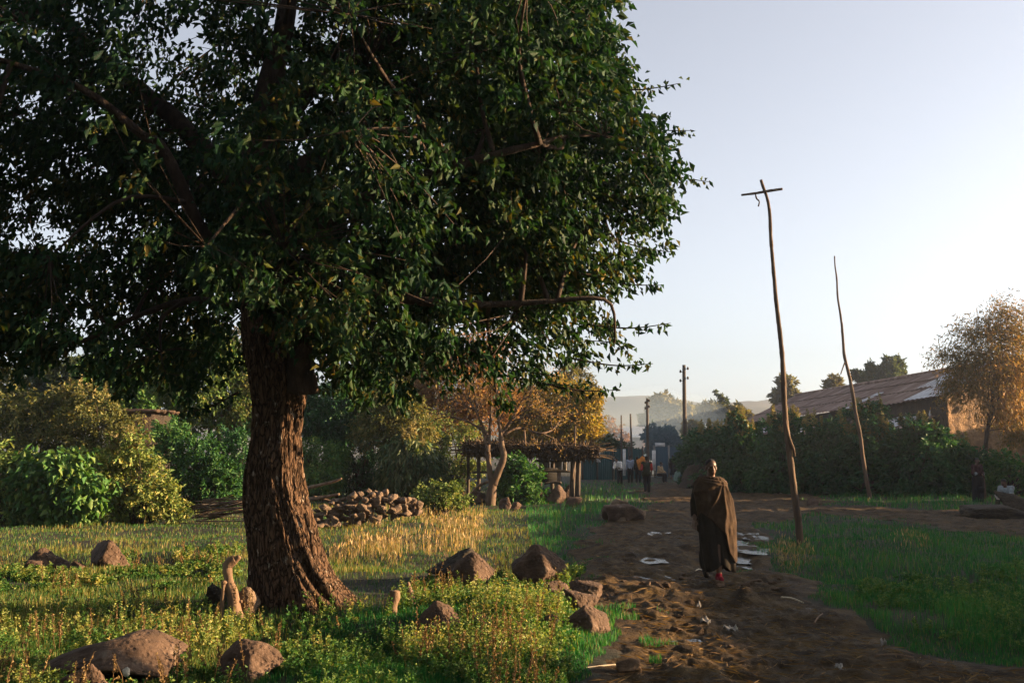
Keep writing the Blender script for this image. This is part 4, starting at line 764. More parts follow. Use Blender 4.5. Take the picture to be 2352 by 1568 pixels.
for i, (pl, n, hh) in enumerate(WEED):
    pl = np.array(pl, float); W, px, py = scatter(n*3, (pl[:,0].min(), pl[:,0].max()), (pl[:,1].min(), min(pl[:,1].max(), 1700)), g)
    k = inpoly(px, py, pl, 22, 20+i) > 0; W = W[k][:n]; P = put(W); P = P[clear(P, .95)]; pz = vn2(P[:,0]*2.1, P[:,1]*1.7, 57); P = P[pz > -.45 + .5*g.random(len(P))]; y = P[:,1]
    pt = vn2(P[:,0]*1.4, P[:,1]*1.4, 55); h = hh*.66*g.uniform(.35, 1.35, len(P))*(1 + .6*pt)
    m_ = 18; R = np.repeat(np.arange(len(P)), m_); t = g.uniform(.15, 1, len(R)); az = g.uniform(0, 6.283, len(R))
    dv = np.stack([np.cos(az), np.sin(az), g.uniform(-.2, .9, len(R))], -1); st = g.normal(size=(len(P),2))*.18
    B_ = P[R] + np.stack([st[R,0]*h[R]*t, st[R,1]*h[R]*t, h[R]*t], -1)
    s = g.uniform(.025, .055, len(R))*(1.15-.55*t)*np.clip(y[R]/11, 1, 2.2)*(1.6 if i == 6 else 1); V, Fq = leaves(B_, dv, s, s*.55, g)
    hue = np.clip(.26 + .3*pt + g.normal(size=len(P))*.18, 0, 1); 
    if i in (4, 5): hue *= .45
    mb.add(V, Fq, np.repeat(np.clip(hue[R] + g.normal(size=len(R))*.12, 0, 1), 4))
    V, Fq = blades(P, h, .005, g, .2); mb.add(V, Fq, np.repeat(hue, 5))
    # seed stalks
    if i in (0, 1, 2):
        q = P[g.choice(len(P), len(P)//9)]; 
        cl = q[vn2(q[:,0]*1.1, q[:,1]*1.1, 91) > -.05]
        for p in cl:
            hh_ = g.uniform(.22, .5)*(1.0 if i else .85)*(.7 if i == 2 else 1); tip = p + np.array([g.normal()*.06, g.normal()*.06, hh_])
            ms.add(*tube(np.stack([p, p*.5+tip*.5+g.normal(size=3)*.01, tip]), [.004,.0035,.002], 3), rnd=.2)
            nn = 22; t = g.uniform(.45, 1, nn); Q = p + (tip-p)*t[:,None]; s = .028*(1.3-.6*t)
            V, Fq = leaves(Q, g.normal(size=(nn,3))*.6+np.array([0,0,.6]), s, s*.6, g); ms.add(V, Fq, np.repeat(g.random(nn), 4))
tag(mb.build('weeds', M['weed']), kind='stuff'); tag(ms.build('seed_stalks', M['stalk']), kind='stuff')
# straw and twig litter trodden into the track
mb = MB(); W, px, py = scatter(6500, (1250, 2352), (1140, 1600), g); sd = pathsd(W[:,0], W[:,1]); W = W[sd > .25]
z = ph(W[:,0], W[:,1]) + .008; az = g.uniform(0, 6.28, len(W)); dv = np.stack([np.cos(az), np.sin(az)*.8, g.normal(size=len(W))*.12], -1)
s = g.uniform(.03, .2, len(W)); V, Fq = leaves(np.concatenate([W, z[:,None]], 1), dv, s, np.maximum(.006, s*.08), g, .1, .02); mb.add(V, Fq, np.repeat(g.random(len(W))*.6, 4)); tag(mb.build('straw_litter', M['stalk']), kind='stuff')
# ================================================================ materials for buildings and cloth
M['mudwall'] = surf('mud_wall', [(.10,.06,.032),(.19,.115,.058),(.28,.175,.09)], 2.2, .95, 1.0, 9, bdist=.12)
M['shademud'] = surf('shaded_mud_wall', [(.018,.014,.010),(.035,.026,.018),(.055,.04,.028)], 2.2, .95, 1., 9, bdist=.1)  # mud wall darkened: the shed side's shade is put into the colour
m, nt, out = newmat('rusty_corrugated'); L = nt.links.new
tc = nt.nodes.new('ShaderNodeTexCoord'); mp = nt.nodes.new('ShaderNodeMapping'); mp.inputs['Scale'].default_value = (.25,1.1,.25); L(tc.outputs['Object'], mp.inputs[0])
n = nt.nodes.new('ShaderNodeTexNoise'); n.inputs['Scale'].default_value = 1.3; n.inputs['Detail'].default_value = 6; n.inputs['Roughness'].default_value = .7; L(mp.outputs[0], n.inputs[0])
r = ramp(nt, [(.08,.05,.038),(.17,.11,.085),(.24,.17,.14),(.36,.31,.28)], [.34,.5,.6,.74]); L(n.outputs['Fac'], r.inputs[0])
b = nt.nodes.new('ShaderNodeBsdfPrincipled'); b.inputs['Roughness'].default_value = .8; b.inputs['Specular IOR Level'].default_value = .15; L(r.outputs[0], b.inputs['Base Color']); L(b.outputs[0], out.inputs[0]); M['roof'] = m
M['sheet'] = plain('pale_sheet', (.42,.42,.43), .5, bump=.1, bs=3)
M['teal'] = surf('teal_paint', [(.008,.045,.05),(.014,.07,.075),(.03,.09,.09)], 1.5, .7, .2, 8, (6,1,.4))
M['bluegate'] = surf('blue_paint', [(.02,.06,.09),(.035,.09,.13),(.06,.12,.15)], 1.5, .6, .2, 8, (5,1,.4))
M['pinkwall'] = plain('pinkish_wall', (.26,.15,.12), .9, bs=2)
M['palewhite'] = plain('weathered_white', (.5,.48,.46), .7, bs=4)
M['darkin'] = plain('dark_interior', (.012,.011,.01), .95)
def quad_sheet(mb, a, b_, c, d, nu, nv, corr=0., cn=0, sag=0., seed=0):
    """sheet a->b along u, a->d along v, corrugated"""
    a, b_, c, d = [np.asarray(q, float) for q in (a, b_, c, d)]; u = np.linspace(0,1,nu)[:,None,None]; v = np.linspace(0,1,nv)[None,:,None]
    P = a*(1-u)*(1-v) + b_*u*(1-v) + c*u*v + d*(1-u)*v; nrm = nz(np.cross(b_-a, d-a)); 
    w_ = corr*np.sin(u*cn*2*np.pi) + sag*vn2(u*9, v*4, seed)[...]; P = P + nrm*w_; mb.add(P.reshape(-1,3), [grid_faces(nu, nv)])
# ================================================================ the long shed
A0 = np.array([22.7,52.,0]); A1 = np.array([19.2,83.8,0]); axd = nz(A1-A0); out_ = np.array([axd[1],-axd[0],0]); out_ = out_ if out_[0] > 0 else -out_
RW = 5.0; GE = np.array([.93,.36,0])      # the end wall runs off askew, turned a little to the sun
shed = thing('shed', 'long mud walled shed with a rusty corrugated roof behind the hedge', 'shed', tuple(A0))
e0, e1 = 4.95, 4.35; r0, r1 = 7.05, 6.75; up = np.array([0,0,1.])
R0 = A0 + GE*5.3; R1 = A1 + out_*RW; B0 = A0 + GE*11; B1 = A1 + out_*10
w_ = MB(); 
def wall(mb, p, q, zp, zq, nu=60, nv=16, amp=.05, seed=0): quad_sheet(mb, p-up*.2, q-up*.2, q+up*zq, p+up*zp, nu, nv, sag=amp, seed=seed)
wall(w_, A0, A1, e0-.08, e1-.08, seed=1); w_.build('side_wall', M['shademud'], shed, True)
g1 = MB(); u = np.linspace(0,1,90)[:,None]; v = np.linspace(0,1,60)[None,:]; topz = np.where(u < .48, e0 + (r0-e0)*u/.48, r0 - (r0-e0)*(u-.48)/.52) - .06
base = A0[None,None] + (B0-A0)[None,None]*u[...,None]; P = np.concatenate([np.broadcast_to(base[...,:2], (90,60,2)), (-.2 + (topz+.2)*v)[...,None]], -1)
nr = np.array([GE[1],-GE[0],0]); nr = nr if nr[1] < 0 else -nr
P = P + nr*(.07*fbm2(u*26, v*16, 5, 4) + .03*vn2(u*80, v*50, 6))[...,None]; g1.add(P.reshape(-1,3), [grid_faces(90,60)]); g1.build('gable_wall', M['mudwall'], shed, True)
bk = MB(); wall(bk, A1, B1, e1-.1, e1-.1); wall(bk, B0, B1, e0-.1, e1-.1); bk.build('back_wall', M['mudwall'], shed, True)
ov = -out_*.45; rf = MB(); quad_sheet(rf, A0 + ov - axd*.5 + up*(e0-.12), A1 + ov + axd*.4 + up*(e1-.12), R1 + axd*.4 + up*r1, R0 - axd*.4 + up*r0, 500, 8, .03, 60, .05, 3); rf.build('roof', M['roof'], shed)
rb2 = MB(); quad_sheet(rb2, R0 - axd*.4 + up*r0, R1 + axd*.4 + up*r1, B1 + out_*.4 + axd*.4 + up*(e1-.12), B0 + out_*.4 - axd*.5 + up*(e0-.12), 300, 6, .03, 60, .03, 5); rb2.build('roof', M['roof'], shed)
rc = MB(); rc.add(*tube(np.stack([R0 - axd*.4 + up*(r0+.05), (R0+R1)/2 + up*((r0+r1)/2+.02), R1 + axd*.4 + up*(r1+.05)]), .12, 6)); rc.build('ridge_cap', M['roof'], shed)
def on_roof(u, v, dz=.05):  # u along eave, v up slope
    a = (A0+ov-axd*.5)*(1-u) + (A1+ov+axd*.4)*u; b_ = (R0-axd*.4)*(1-u) + (R1+axd*.4)*u; za = (e0-.12)*(1-u)+(e1-.12)*u; zb = r0*(1-u)+r1*u
    return a*(1-v) + b_*v + up*(za*(1-v)+zb*v + dz)
for (u0, u1, v0, v1) in ((.012,.13,.0,.97),(.13,.19,.4,.9),(.33,.36,.0,.45)):
    k = MB(); quad_sheet(k, on_roof(u0,v0), on_roof(u1,v0), on_roof(u1,v1), on_roof(u0,v1), 60, 6, .022, 8); k.build('pale_roof_sheet', M['sheet'], shed)
for v in (.33,.66):
    k = MB(); k.add(*tube(np.stack([on_roof(0,v,.06), on_roof(.5,v,.06), on_roof(1,v,.06)]), .025, 4)); k.build('roof_batten', M['wood'], shed)
lt = MB(); la0 = A0 + axd*1 - out_*.02 + up*3.55; la1 = A1 + up*3.35; quad_sheet(lt, la0 - out_*3.2 - up*.75, la1 - out_*3.2 - up*.7, la1 + up*.7, la0 + up*.35, 260, 6, .025, 40, .04, 7); lt.build('lean_to_roof', M['roof'], shed)
for u0, u1 in ((.03,.13),(.42,.50),(.55,.60),(.68,.76)):
    f = lambda u_, v_: (la0-out_*3.2-up*.75)*(1-u_)*(1-v_) + (la1-out_*3.2-up*.7)*u_*(1-v_) + (la1+up*.7)*u_*v_ + (la0+up*.35)*(1-u_)*v_ + up*.06
    k = MB(); quad_sheet(k, f(u0,.05), f(u1,.05), f(u1,.95), f(u0,.95), 30, 5, .02, 5); k.build('pale_roof_sheet', M['sheet'], shed)
for u_ in (.0,.25,.5,.75,1.):
    p = (A0+axd)*(1-u_) + A1*u_ - out_*3.0; k = MB(); k.add(*tube(np.stack([p - up*.2, p + up*2.75]), .08, 7, .1)); k.build('post', M['wood'], shed)
k = MB(); p = A0 - out_*.06 + axd*1.6 + up*4.2; k.add(*tube(np.stack([p, p - up*.2, p-up*.5]), [.02,.07,.05], 7)); k.build('hanging_tin', M['palewhite'], shed)
# unseen houses added across the track, their heights shaped to cast its shade
def shade_house(name, label, x0, x1, y0, y1, eave, ridge):
    h_ = thing(name, label, 'house', (x0, y0, 0)); xm = (x0+x1)/2; k = MB()
    for p, q in (((x0,y0),(x0,y1)),((x1,y0),(x1,y1))): wall(k, np.array([*p,0]), np.array([*q,0]), eave, eave, 30, 8, .03)
    for yy in (y0, y1):
        V = np.array([[x0,yy,-.2],[x1,yy,-.2],[x1,yy,eave],[xm,yy,ridge-.1],[x0,yy,eave]]); k.add(V, [np.arange(5)[None]])
    k.build('wall', M['mudwall'], h_)
    for sx_ in (x0-.4, x1+.4):
        k = MB(); quad_sheet(k, (sx_,y0-.4,eave-.15), (sx_,y1+.4,eave-.15), (xm,y1+.4,ridge), (xm,y0-.4,ridge), 200, 6, .03, 50, .05, 3); k.build('roof', M['roof'], h_)
shade_house('added_shade_house', 'low unseen mud house added to shade the near mud track', 22, 27.5, 4.5, 17.0, 2.8, 4.42)
shade_house('added_shade_house', 'long unseen mud house added to shade the middle of the mud track', 22, 27.5, 17.5, 33.0, 3.2, 4.75)
shade_house('added_shade_house', 'unseen mud house added to shade the far mud track', 24, 29, 34.4, 41, 3.2, 4.95)
shade_house('added_shade_house', 'tall unseen mud house added to shade the foot of the shed gable', 41, 46, 44, 66, 5., 6.9)
# ================================================================ brush shelter
g = np.random.default_rng(91); Y = 40.; c0 = D(1230,1150,Y); sh = thing('brush_shelter', 'low open shelter of rough posts under a flat roof of brushwood', 'shelter', (float(c0[0]), Y, 0))
x0, x1 = float(D(1070,1040,Y)[0]), float(D(1368,1040,Y)[0]); zt = 2.22; rf = MB()
nx, ny = 60, 22; U, Vv = np.meshgrid(np.linspace(x0,x1,nx), np.linspace(Y-1.2,Y+3.2,ny))
for dz, s in ((0,1),(-.26,2)):
    Z = zt + dz + .07*fbm2(U*1.5, Vv*1.5, s, 3) - .03*(U-x0); rf.add(np.stack([U+.08*vn2(U*3,Vv*3,8), Vv+.15*vn2(U*2,Vv*2,9), Z], -1).reshape(-1,3), [grid_faces(ny, nx)])
for k in range(420):
    x = g.uniform(x0-.1, x1-.2); yy = g.choice([Y-1.25+abs(g.normal())*.25, g.uniform(Y-1.2,Y+3)]); L_ = g.uniform(.5,1.8); a = g.normal()*.5; z = zt - .03*(x-x0) + g.uniform(-.36,.12); d = np.array([math.cos(a), math.sin(a), g.normal()*.08])*L_/2
    p = np.array([x+ (.3 if x > x1-1 else 0), yy, z]); rf.add(*tube(np.stack([p-d, p+d*.1+np.array([0,0,g.normal()*.03]), p+d]), [.012,.012,.006], 4), rnd=.3)
nn = 5200; P = np.stack([g.uniform(x0,x1,nn), g.choice([0,1],nn)*g.uniform(0,4.2,nn)+Y-1.25, np.zeros(nn)], -1); P[:,2] = zt-.03*(P[:,0]-x0)+g.uniform(-.3,.1,nn); fr = P[:,1] < Y-1.2
dv = g.normal(size=(nn,3))*.5 + np.where(fr[:,None], [0,-.2,-.7], [0,0,.5]); V, Fq = leaves(P, dv, g.uniform(.12,.4,nn), .03, g); rf.add(V, Fq)
rf.build('roof', M['thatch'], sh)
def post(px, py0, py1, r, Y_, nm='post', lean=0, mat='greywood'):
    k = MB(); a, b_ = D(px, py0, Y_), D(px+lean, py1, Y_); a[2] = min(a[2], 0) if py0 > 1120 else a[2]; k.add(*tube(smooth_path([a, a*.5+b_*.5+g.normal(size=3)*.03, b_], 10), np.linspace(r, r*.85, 10), 8, .12)); k.build(nm, M[mat], sh, True)
for a in ((1313,1150,1030,.11,Y-.9,'post',4),(1329,1150,1035,.075,Y-1.1,'post',2),(1322,1150,1035,.06,Y-1,'post',3),(1268,1148,1035,.08,Y+.6,'post',4),(1100,1145,1030,.08,Y-.8,'post',0),(1160,1145,1030,.07,Y+2.4,'post',0),(1240,1140,1030,.07,Y+2.6,'post',0),(1330,1135,1030,.07,Y+2.8,'post',0),(1075,1145,1030,.07,Y+1,'post',0)): post(*a)
for px, py0, py1, ln in ((1210,1082,985,-6),(1315,1100,978,6)): post(px, py0, py1, .05, Y-1.3, 'roof_pole', ln, 'wood')
for py, x_0, x_1, Y_, r in ((1085,1085,1325,Y-.5,.045),(1058,1225,1320,Y+.2,.05),(1110,1250,1290,Y-.4,.05),(1046,1090,1330,Y-1.0,.06)):
    k = MB(); a, b_ = D(x_0,py,Y_), D(x_1,py+g.uniform(-4,4),Y_); k.add(*tube(smooth_path([a,(a+b_)/2+g.normal(size=3)*.03,b_],8), r, 7, .12)); k.build('rail', M['greywood'], sh, True)
M['sack'] = surf('grey_sacking', [(.10,.09,.075),(.2,.18,.15),(.28,.26,.23)], 3, .95, .4, 12, (2,1,.6))
for xa, xb, ya, yb in ((1243,1262,1048,1080),(1265,1290,1046,1082),(1293,1302,1044,1084)):
    k = MB(); Yp = Y+2.2; a,b_,c,d = D(xa,yb,Yp),D(xb,yb,Yp),D(xb,ya,Yp),D(xa,ya,Yp); quad_sheet(k,a,b_,c,d,30,12,.03,3,.05,xa); o = k.build('hanging_sacking', M['sack'], sh, True); o.modifiers.new('thick','SOLIDIFY').thickness = .01
k = MB(); c = D(1250,1092,Y+.3); k.add(*box(c, (1.0,.7,.5))); k.add(*box(c+np.array([0,0,.27]), (1.1,.8,.06))); k.build('dark_trough', M['darkin'], sh)
# little hut roof among the tall bushes
Y = 36.; c0 = D(300,1040,Y); ht = thing('hut', 'small brown hut mostly hidden by the tall bushes, only its flat pole roof edge showing', 'hut', (float(c0[0]), Y, 0))
k = MB(); a, b_ = D(250,943,Y), D(350,940,Y); xs = (a[0],b_[0]); zt = a[2]
for q in range(9): yy = Y + q*.32; k.add(*tube(smooth_path([[xs[0]-.15+g.uniform(-.1,.1),yy,zt+g.uniform(-.03,.03)],[sum(xs)/2,yy,zt+g.uniform(-.03,.05)],[xs[1]+.2+g.uniform(-.2,.2),yy,zt+g.uniform(-.03,.03)]],8), .055, 6, .1))
k.build('roof', M['wood'], ht, True); k = MB(); k.add(*box(((xs[0]+xs[1])/2, Y+1.4, zt/2-.06), (xs[1]-xs[0]-.3, 2.2, zt-.1))); k.build('wall', M['shademud'], ht)
# ================================================================ far end of the track
Y = 72.; fe = thing('corrugated_fence', 'teal corrugated fence across the far grass behind the people', 'fence', (float(D(1400,1040,Y)[0]), Y, 0)); k = MB()
a, b_ = D(1335,1090,Y), D(1478,1084,Y+2); a[2] = b_[2] = -.1; quad_sheet(k, a, b_, b_+up*2.3, a+up*2.35, 240, 4, .03, 34, .01); k.build('panel', M['teal'], fe)
for px in (1338,1372,1408,1445,1477): k = MB(); p = D(px,1085,Y-.1 + (px-1335)/143*2); p[2] = -.1; k.add(*tube(np.stack([p, p+up*2.5]), .06, 6)); k.build('post', M['greywood'], fe)
def fpost(label, px, y0, y1, Y_, r, mat, name='post'): 
    k = MB(); a, b_ = D(px,y0,Y_), D(px,y1,Y_); k.add(*tube(np.stack([a,(a+b_)/2,b_]), r, 7, .05)); tag(k.build(name, M[mat], loc=a), label, 'post')
fpost('short white post standing before the teal fence', 1434, 1092, 1031, 70., .1, 'palewhite')
fpost('pale pinkish post standing before the blue gate by the slim utility pole', 1502, 1080, 1034, 68., .13, 'palewhite')
k = MB(); U, Vv = np.meshgrid(np.linspace(-.5,.5,8), np.linspace(0,1,8)); c = D(1370,1050,71.6); P = np.stack([U*(.5-.25*Vv)+.15*Vv, -.05-.1*np.sin(U*9), .45-.8*Vv], -1).reshape(-1,3)+c; k.add(P, [grid_faces(8,8)]); o = k.build('white_cloth', M['palewhite'], smooth=True, loc=c); o.modifiers.new('thick','SOLIDIFY').thickness = .02; tag(o, 'scrap of white cloth hanging on the teal fence', 'cloth')
Y = 78.; ga = thing('metal_gate', 'blue metal gate closing the far end of the track', 'gate', (float(D(1535,1040,Y)[0]), Y, 0)); a, b_ = D(1505,1085,Y), D(1570,1085,Y); a[2] = b_[2] = .05
for i in (0,1):
    p, q = a+(b_-a)*(.02+.49*i), a+(b_-a)*(.49+.49*i); k = MB(); quad_sheet(k, p, q, q+up*2.3, p+up*2.3, 90, 4, .025, 12); k.build('leaf', M['bluegate'], ga)
for px in (1504,1537,1571): k = MB(); p = D(px,1085,Y-.05); p[2] = 0; k.add(*box(p+up*1.25, (.14,.14,2.5))); k.build('post', M['sack'], ga)
k = MB(); k.add(*box(D(1516,1021,Y-.2), (.75,.05,.28))); tag(k.build('sign_board', M['palewhite'], ga))
Y = 108.; c = D(1470,1040,Y); hs_ = thing('house', 'far hazy house with a pale metal roof and a pinkish wall', 'house', (float(c[0]), Y, 0)); xa, xb = float(D(1440,1040,Y)[0]), float(D(1512,1040,Y)[0]); ez = float(D(1470,1002,Y)[2]); rz_ = float(D(1470,978,Y)[2])
k = MB(); k.add(*box(((xa+xb)/2, Y+3, ez/2), (xb-xa-.5, 6, ez))); k.build('wall', M['pinkwall'], hs_)
k = MB(); quad_sheet(k, (xa-.3,Y-.5,ez-.1), (xb+.3,Y-.5,ez-.1), (xb+.3,Y+3.2,rz_), (xa-.3,Y+3.2,rz_), 80, 4, .03, 20); quad_sheet(k, (xb+.3,Y+6.6,ez-.1), (xa-.3,Y+6.6,ez-.1), (xa-.3,Y+3.2,rz_), (xb+.3,Y+3.2,rz_), 80, 4, .03, 20); k.build('roof', M['sheet'], hs_)
k = MB(); k.add(*box(((xa+xb)/2+.4, Y-.03, 1.2), (1.1,.08,2.2))); k.build('door', M['bluegate'], hs_)
for dx in (-1.1,): k = MB(); k.add(*box(((xa+xb)/2+dx, Y-.03, 1.7), (.8,.08,.8))); k.build('window', M['darkin'], hs_)
# ================================================================ people
def cloth(name, cols, scale=8, bump=.3): return surf(name, cols, scale, .92, bump, 30, spec=.1, bdist=.01)
M['skin'] = plain('dark_skin', (.085,.042,.024), .5, .4, bs=8); M['hair'] = plain('black_hair', (.008,.007,.006), .8, bs=60)
M['shawl'] = cloth('brown_wool', [(.019,.012,.008),(.037,.023,.014),(.06,.039,.023)]); M['robe'] = cloth('dark_robe', [(.012,.010,.008),(.022,.018,.014)])
for nm, c in (('white',(.75,.72,.7)),('blueshirt',(.24,.28,.36)),('black',(.012,.012,.013)),('darkgreen',(.022,.026,.016)),('red',(.32,.03,.025)),('orange',(.48,.17,.03)),('mint',(.13,.2,.17)),('maroon',(.035,.014,.014)),('tan',(.36,.26,.15)),('greyblue',(.2,.23,.24)),('redshoe',(.16,.010,.02)),('eye',(.01,.008,.007))): M['c_'+nm] = plain('cloth_'+nm, c, .9, .1, bump=.15, bs=14)
def capsule(p0, r0, p1, r1, seg=14):
    p0, p1 = np.asarray(p0, float), np.asarray(p1, float); d = p1-p0; L_ = np.linalg.norm(d); d = d/max(L_, 1e-6); a0 = np.linspace(-90, 0, 6)*math.pi/180; a1 = np.linspace(0, 90, 6)*math.pi/180
    pts = [p0 + d*(r0*math.sin(a)) for a in a0] + [p1 + d*(r1*math.sin(a)) for a in a1]; rr = [max(r0*math.cos(a), r0*.02) for a in a0] + [max(r1*math.cos(a), r1*.02) for a in a1]
    ref = np.array([1.,0,0]) if abs(d[0]) < .9 else np.array([0,1.,0]); N = nz(np.cross(d, ref)); B = np.cross(d, N); th = np.arange(seg)/seg*2*np.pi
    V = np.concatenate([p + r_*(np.cos(th)[:,None]*N + np.sin(th)[:,None]*B) for p, r_ in zip(pts, rr)]); n = len(pts); i = np.arange(n-1)[:,None]*seg; j = np.arange(seg)[None,:]; j2 = (j+1) % seg
    return V, [np.stack([i+j, i+j2, i+seg+j2, i+seg+j], -1).reshape(-1,4), np.stack([np.arange(seg)[::-1], (n-1)*seg+np.arange(seg)])]
def ellipsoid(c, r): V, Fc = ICO[3]; return V*np.asarray(r) + np.asarray(c), [Fc]
def fused(name, parts, mat, parent, voxel, smooth=4, post=None, rot=0.):
    mb = MB()
    for V, Fq in parts: mb.add(V, Fq)
    o = bpy.data.objects.new(name, mb.mesh(name, None)); COL.objects.link(o); r = o.modifiers.new('r', 'REMESH'); r.mode = 'VOXEL'; r.voxel_size = voxel; r.adaptivity = 0
    s = o.modifiers.new('s', 'SMOOTH'); s.iterations = smooth; s.factor = .5; dg = bpy.context.evaluated_depsgraph_get(); dg.update(); me = bpy.data.meshes.new_from_object(o.evaluated_get(dg)); o.modifiers.clear(); old = o.data; o.data = me; bpy.data.meshes.remove(old)
    n = len(me.vertices); co_ = np.empty(n*3, np.float32); me.vertices.foreach_get('co', co_); P = co_.reshape(-1,3).astype(float)
    if post is not None: P = post(P)
    if rot: c, s_ = math.cos(rot), math.sin(rot); P = np.stack([P[:,0]*c-P[:,1]*s_, P[:,0]*s_+P[:,1]*c, P[:,2]], -1)
    me.vertices.foreach_set('co', P.astype(np.float32).ravel()); me.polygons.foreach_set('use_smooth', np.ones(len(me.polygons), bool)); me.update(); me.materials.clear(); me.materials.append(mat); me.name = name
    o.parent = parent; return o
def hand(w, d, curl, side, sc_=1.):
    """palm, four unequal bent fingers and a side thumb; w wrist, d hand direction, curl direction, side = thumb side"""
    w, d, curl, side = np.asarray(w, float), nz(np.asarray(d, float)), nz(np.asarray(curl, float)), nz(np.asarray(side, float)); o = []
    for q in (-.028,-.009,.010,.028): o.append(capsule(w + side*q*.7*sc_, .017*sc_, w + d*.085*sc_ + side*q*sc_, .014*sc_))
    for q, L_ in ((-.030,.058),(-.010,.072),(.010,.078),(.029,.070)):
        b_ = w + (d*.088 + side*q)*sc_; m_ = b_ + (d*.62 + curl*.18)*L_*.6*sc_; t = m_ + nz(d*.55 + curl*.75)*L_*.5*sc_; o += [capsule(b_, .0098*sc_, m_, .0088*sc_), capsule(m_, .0088*sc_, t, .0072*sc_)]
    b_ = w + (d*.025 + side*.026)*sc_; m_ = b_ + nz(d*.6 + side*.75 + curl*.2)*.045*sc_; t = m_ + nz(d*.9 + side*.2 + curl*.4)*.032*sc_; o += [capsule(b_, .013*sc_, m_, .011*sc_), capsule(m_, .011*sc_, t, .0085*sc_)]
    return o
def head(c, f):
    """c head centre, f facing unit vector (horizontal)"""
    c = np.asarray(c, float); f = nz(np.asarray(f, float)); s = np.array([-f[1], f[0], 0]); u = np.array([0,0,1.])
    R = np.stack([s, f, u], -1)
    def E(p, r):
        V, Fc = ICO[3]; return (V*np.asarray(r)) @ R.T + c + R @ np.asarray(p, float), [Fc]
    at_ = lambda p: c + R @ np.asarray(p, float)
    o = [E((0,-.015,.035), (.076,.094,.088)), E((0,.028,-.035), (.060,.064,.082)), E((0,.058,-.085), (.030,.026,.024)), capsule(at_((0,.090,.012)), .011, at_((0,.106,-.028)), .016), E((.017,.094,-.034), (.011,.010,.009)), E((-.017,.094,-.034), (.011,.010,.009)),
         capsule(at_((-.034,.082,.022)), .012, at_((.034,.082,.022)), .012), capsule(at_((-.018,.088,-.060)), .009, at_((.018,.088,-.060)), .009), capsule(at_((-.015,.086,-.073)), .010, at_((.015,.086,-.073)), .010),
         E((.046,.058,-.020), (.022,.026,.022)), E((-.046,.058,-.020), (.022,.026,.022)), E((.076,-.012,-.012), (.010,.022,.032)), E((-.076,-.012,-.012), (.010,.022,.032))]
    eyes = [at_((.031,.083,.004)), at_((-.031,.083,.004))]
    def post(P):
        for e in eyes: q = np.exp(-((P-e)**2).sum(1)/.012**2); P = P - f*(q*.012)[:,None]
        return P
    return o, eyes, post
def person(label, loc, rot, J, clothes, group=None, voxel=.016, s=1., hair=True, hands=True):
    """J joint dict (metres, facing -y before rot); clothes: list of (name, material, list of (joint a, ra, joint b, rb))"""
    D0 = dict(pelvis=(0,0,.93), chest=(0,0,1.27), neck=(0,0,1.46), head=(0,-.02,1.62), shl=(-.18,0,1.40), ell=(-.23,.02,1.12), wrl=(-.23,-.06,.88), shr=(.18,0,1.40), elr=(.23,.02,1.12), wrr=(.23,-.06,.88), hl=(-.09,0,.9), kl=(-.10,-.03,.49), al=(-.10,.02,.08), hr=(.09,0,.9), kr=(.10,-.03,.49), ar=(.10,.02,.08), face=(0,-1,0))
    D0.update(J); Jt = {k: np.array(v, float)*(s if k != 'face' else 1) for k, v in D0.items()}
    t = thing('person', label, 'person', tuple(loc), group); t.rotation_euler = (0,0,0)
    c = lambda a, ra, b_, rb: capsule(Jt[a], ra*s, Jt[b_], rb*s)
    P = [c('pelvis',.125,'chest',.135), c('chest',.13,'shl',.07), c('chest',.13,'shr',.07), c('chest',.07,'neck',.058), c('neck',.056,'head',.05)]
    for q in 'lr':
        P += [c('sh'+q,.056,'el'+q,.043), c('el'+q,.043,'wr'+q,.028), c('pelvis',.11,'h'+q,.09), c('h'+q,.088,'k'+q,.06), c('k'+q,.058,'a'+q,.04)]
        a = Jt['a'+q]; P += [capsule(a + np.array([0,.03,-.03])*s, .036*s, a + np.array([0,-.12,-.045])*s, .03*s)]
        d = Jt['wr'+q]-Jt['el'+q]; P += hand(Jt['wr'+q], d, (0,-.5,-.2) if abs(nz(d)[2]) > .5 else (0,0,-1), (0,-1,.1) if abs(nz(d)[2]) > .5 else (1 if q == 'l' else -1,0,.1), s)
    hp, eyes, post = head(Jt['head'], Jt['face']); P += hp
    fused('body', P, M['skin'], t, voxel, 3, post, rot)
    if hair: f = nz(Jt['face']*np.array([1,1,0])); fused('hair', [ellipsoid(Jt['head'] - f*.022 + np.array([0,0,.05]), np.array([.084,.10,.085])), ellipsoid(Jt['head'] - f*.06 + np.array([0,0,-.01]), (.07,.05,.07))], M['hair'], t, .014, 3, None, rot)
    for nm, mt, segs in clothes:
        def fold(P_, k=len(nm)): return P_ + nz(P_ - P_.mean(0))*(.016*fbm3(P_*np.array([1,1,.5]), 9, k, 2))[:,None]
        fused(nm, [c(*sg) if len(sg) == 4 else sg[0](Jt) for sg in segs], M[mt], t, .018, 3, fold, rot)
    return t
SHIRT = [('pelvis',.14,'chest',.16),('chest',.15,'shl',.09),('chest',.15,'shr',.09),('shl',.08,'ell',.065),('shr',.08,'elr',.065),('ell',.062,'wrl',.05),('elr',.062,'wrr',.05)]
TEE = SHIRT[:5]; TROU = [('pelvis',.14,'hl',.11),('pelvis',.14,'hr',.11),('hl',.112,'kl',.085),('kl',.085,'al',.068),('hr',.112,'kr',.085),('kr',.085,'ar',.068)]
def gp(px, py, f_=None): W = G(px, py); z = float((ph if pathsd(W[None,0],W[None,1])[0] > .2 else gh)(W[None,0],W[None,1])[0]); return np.array([W[0], W[1], z])

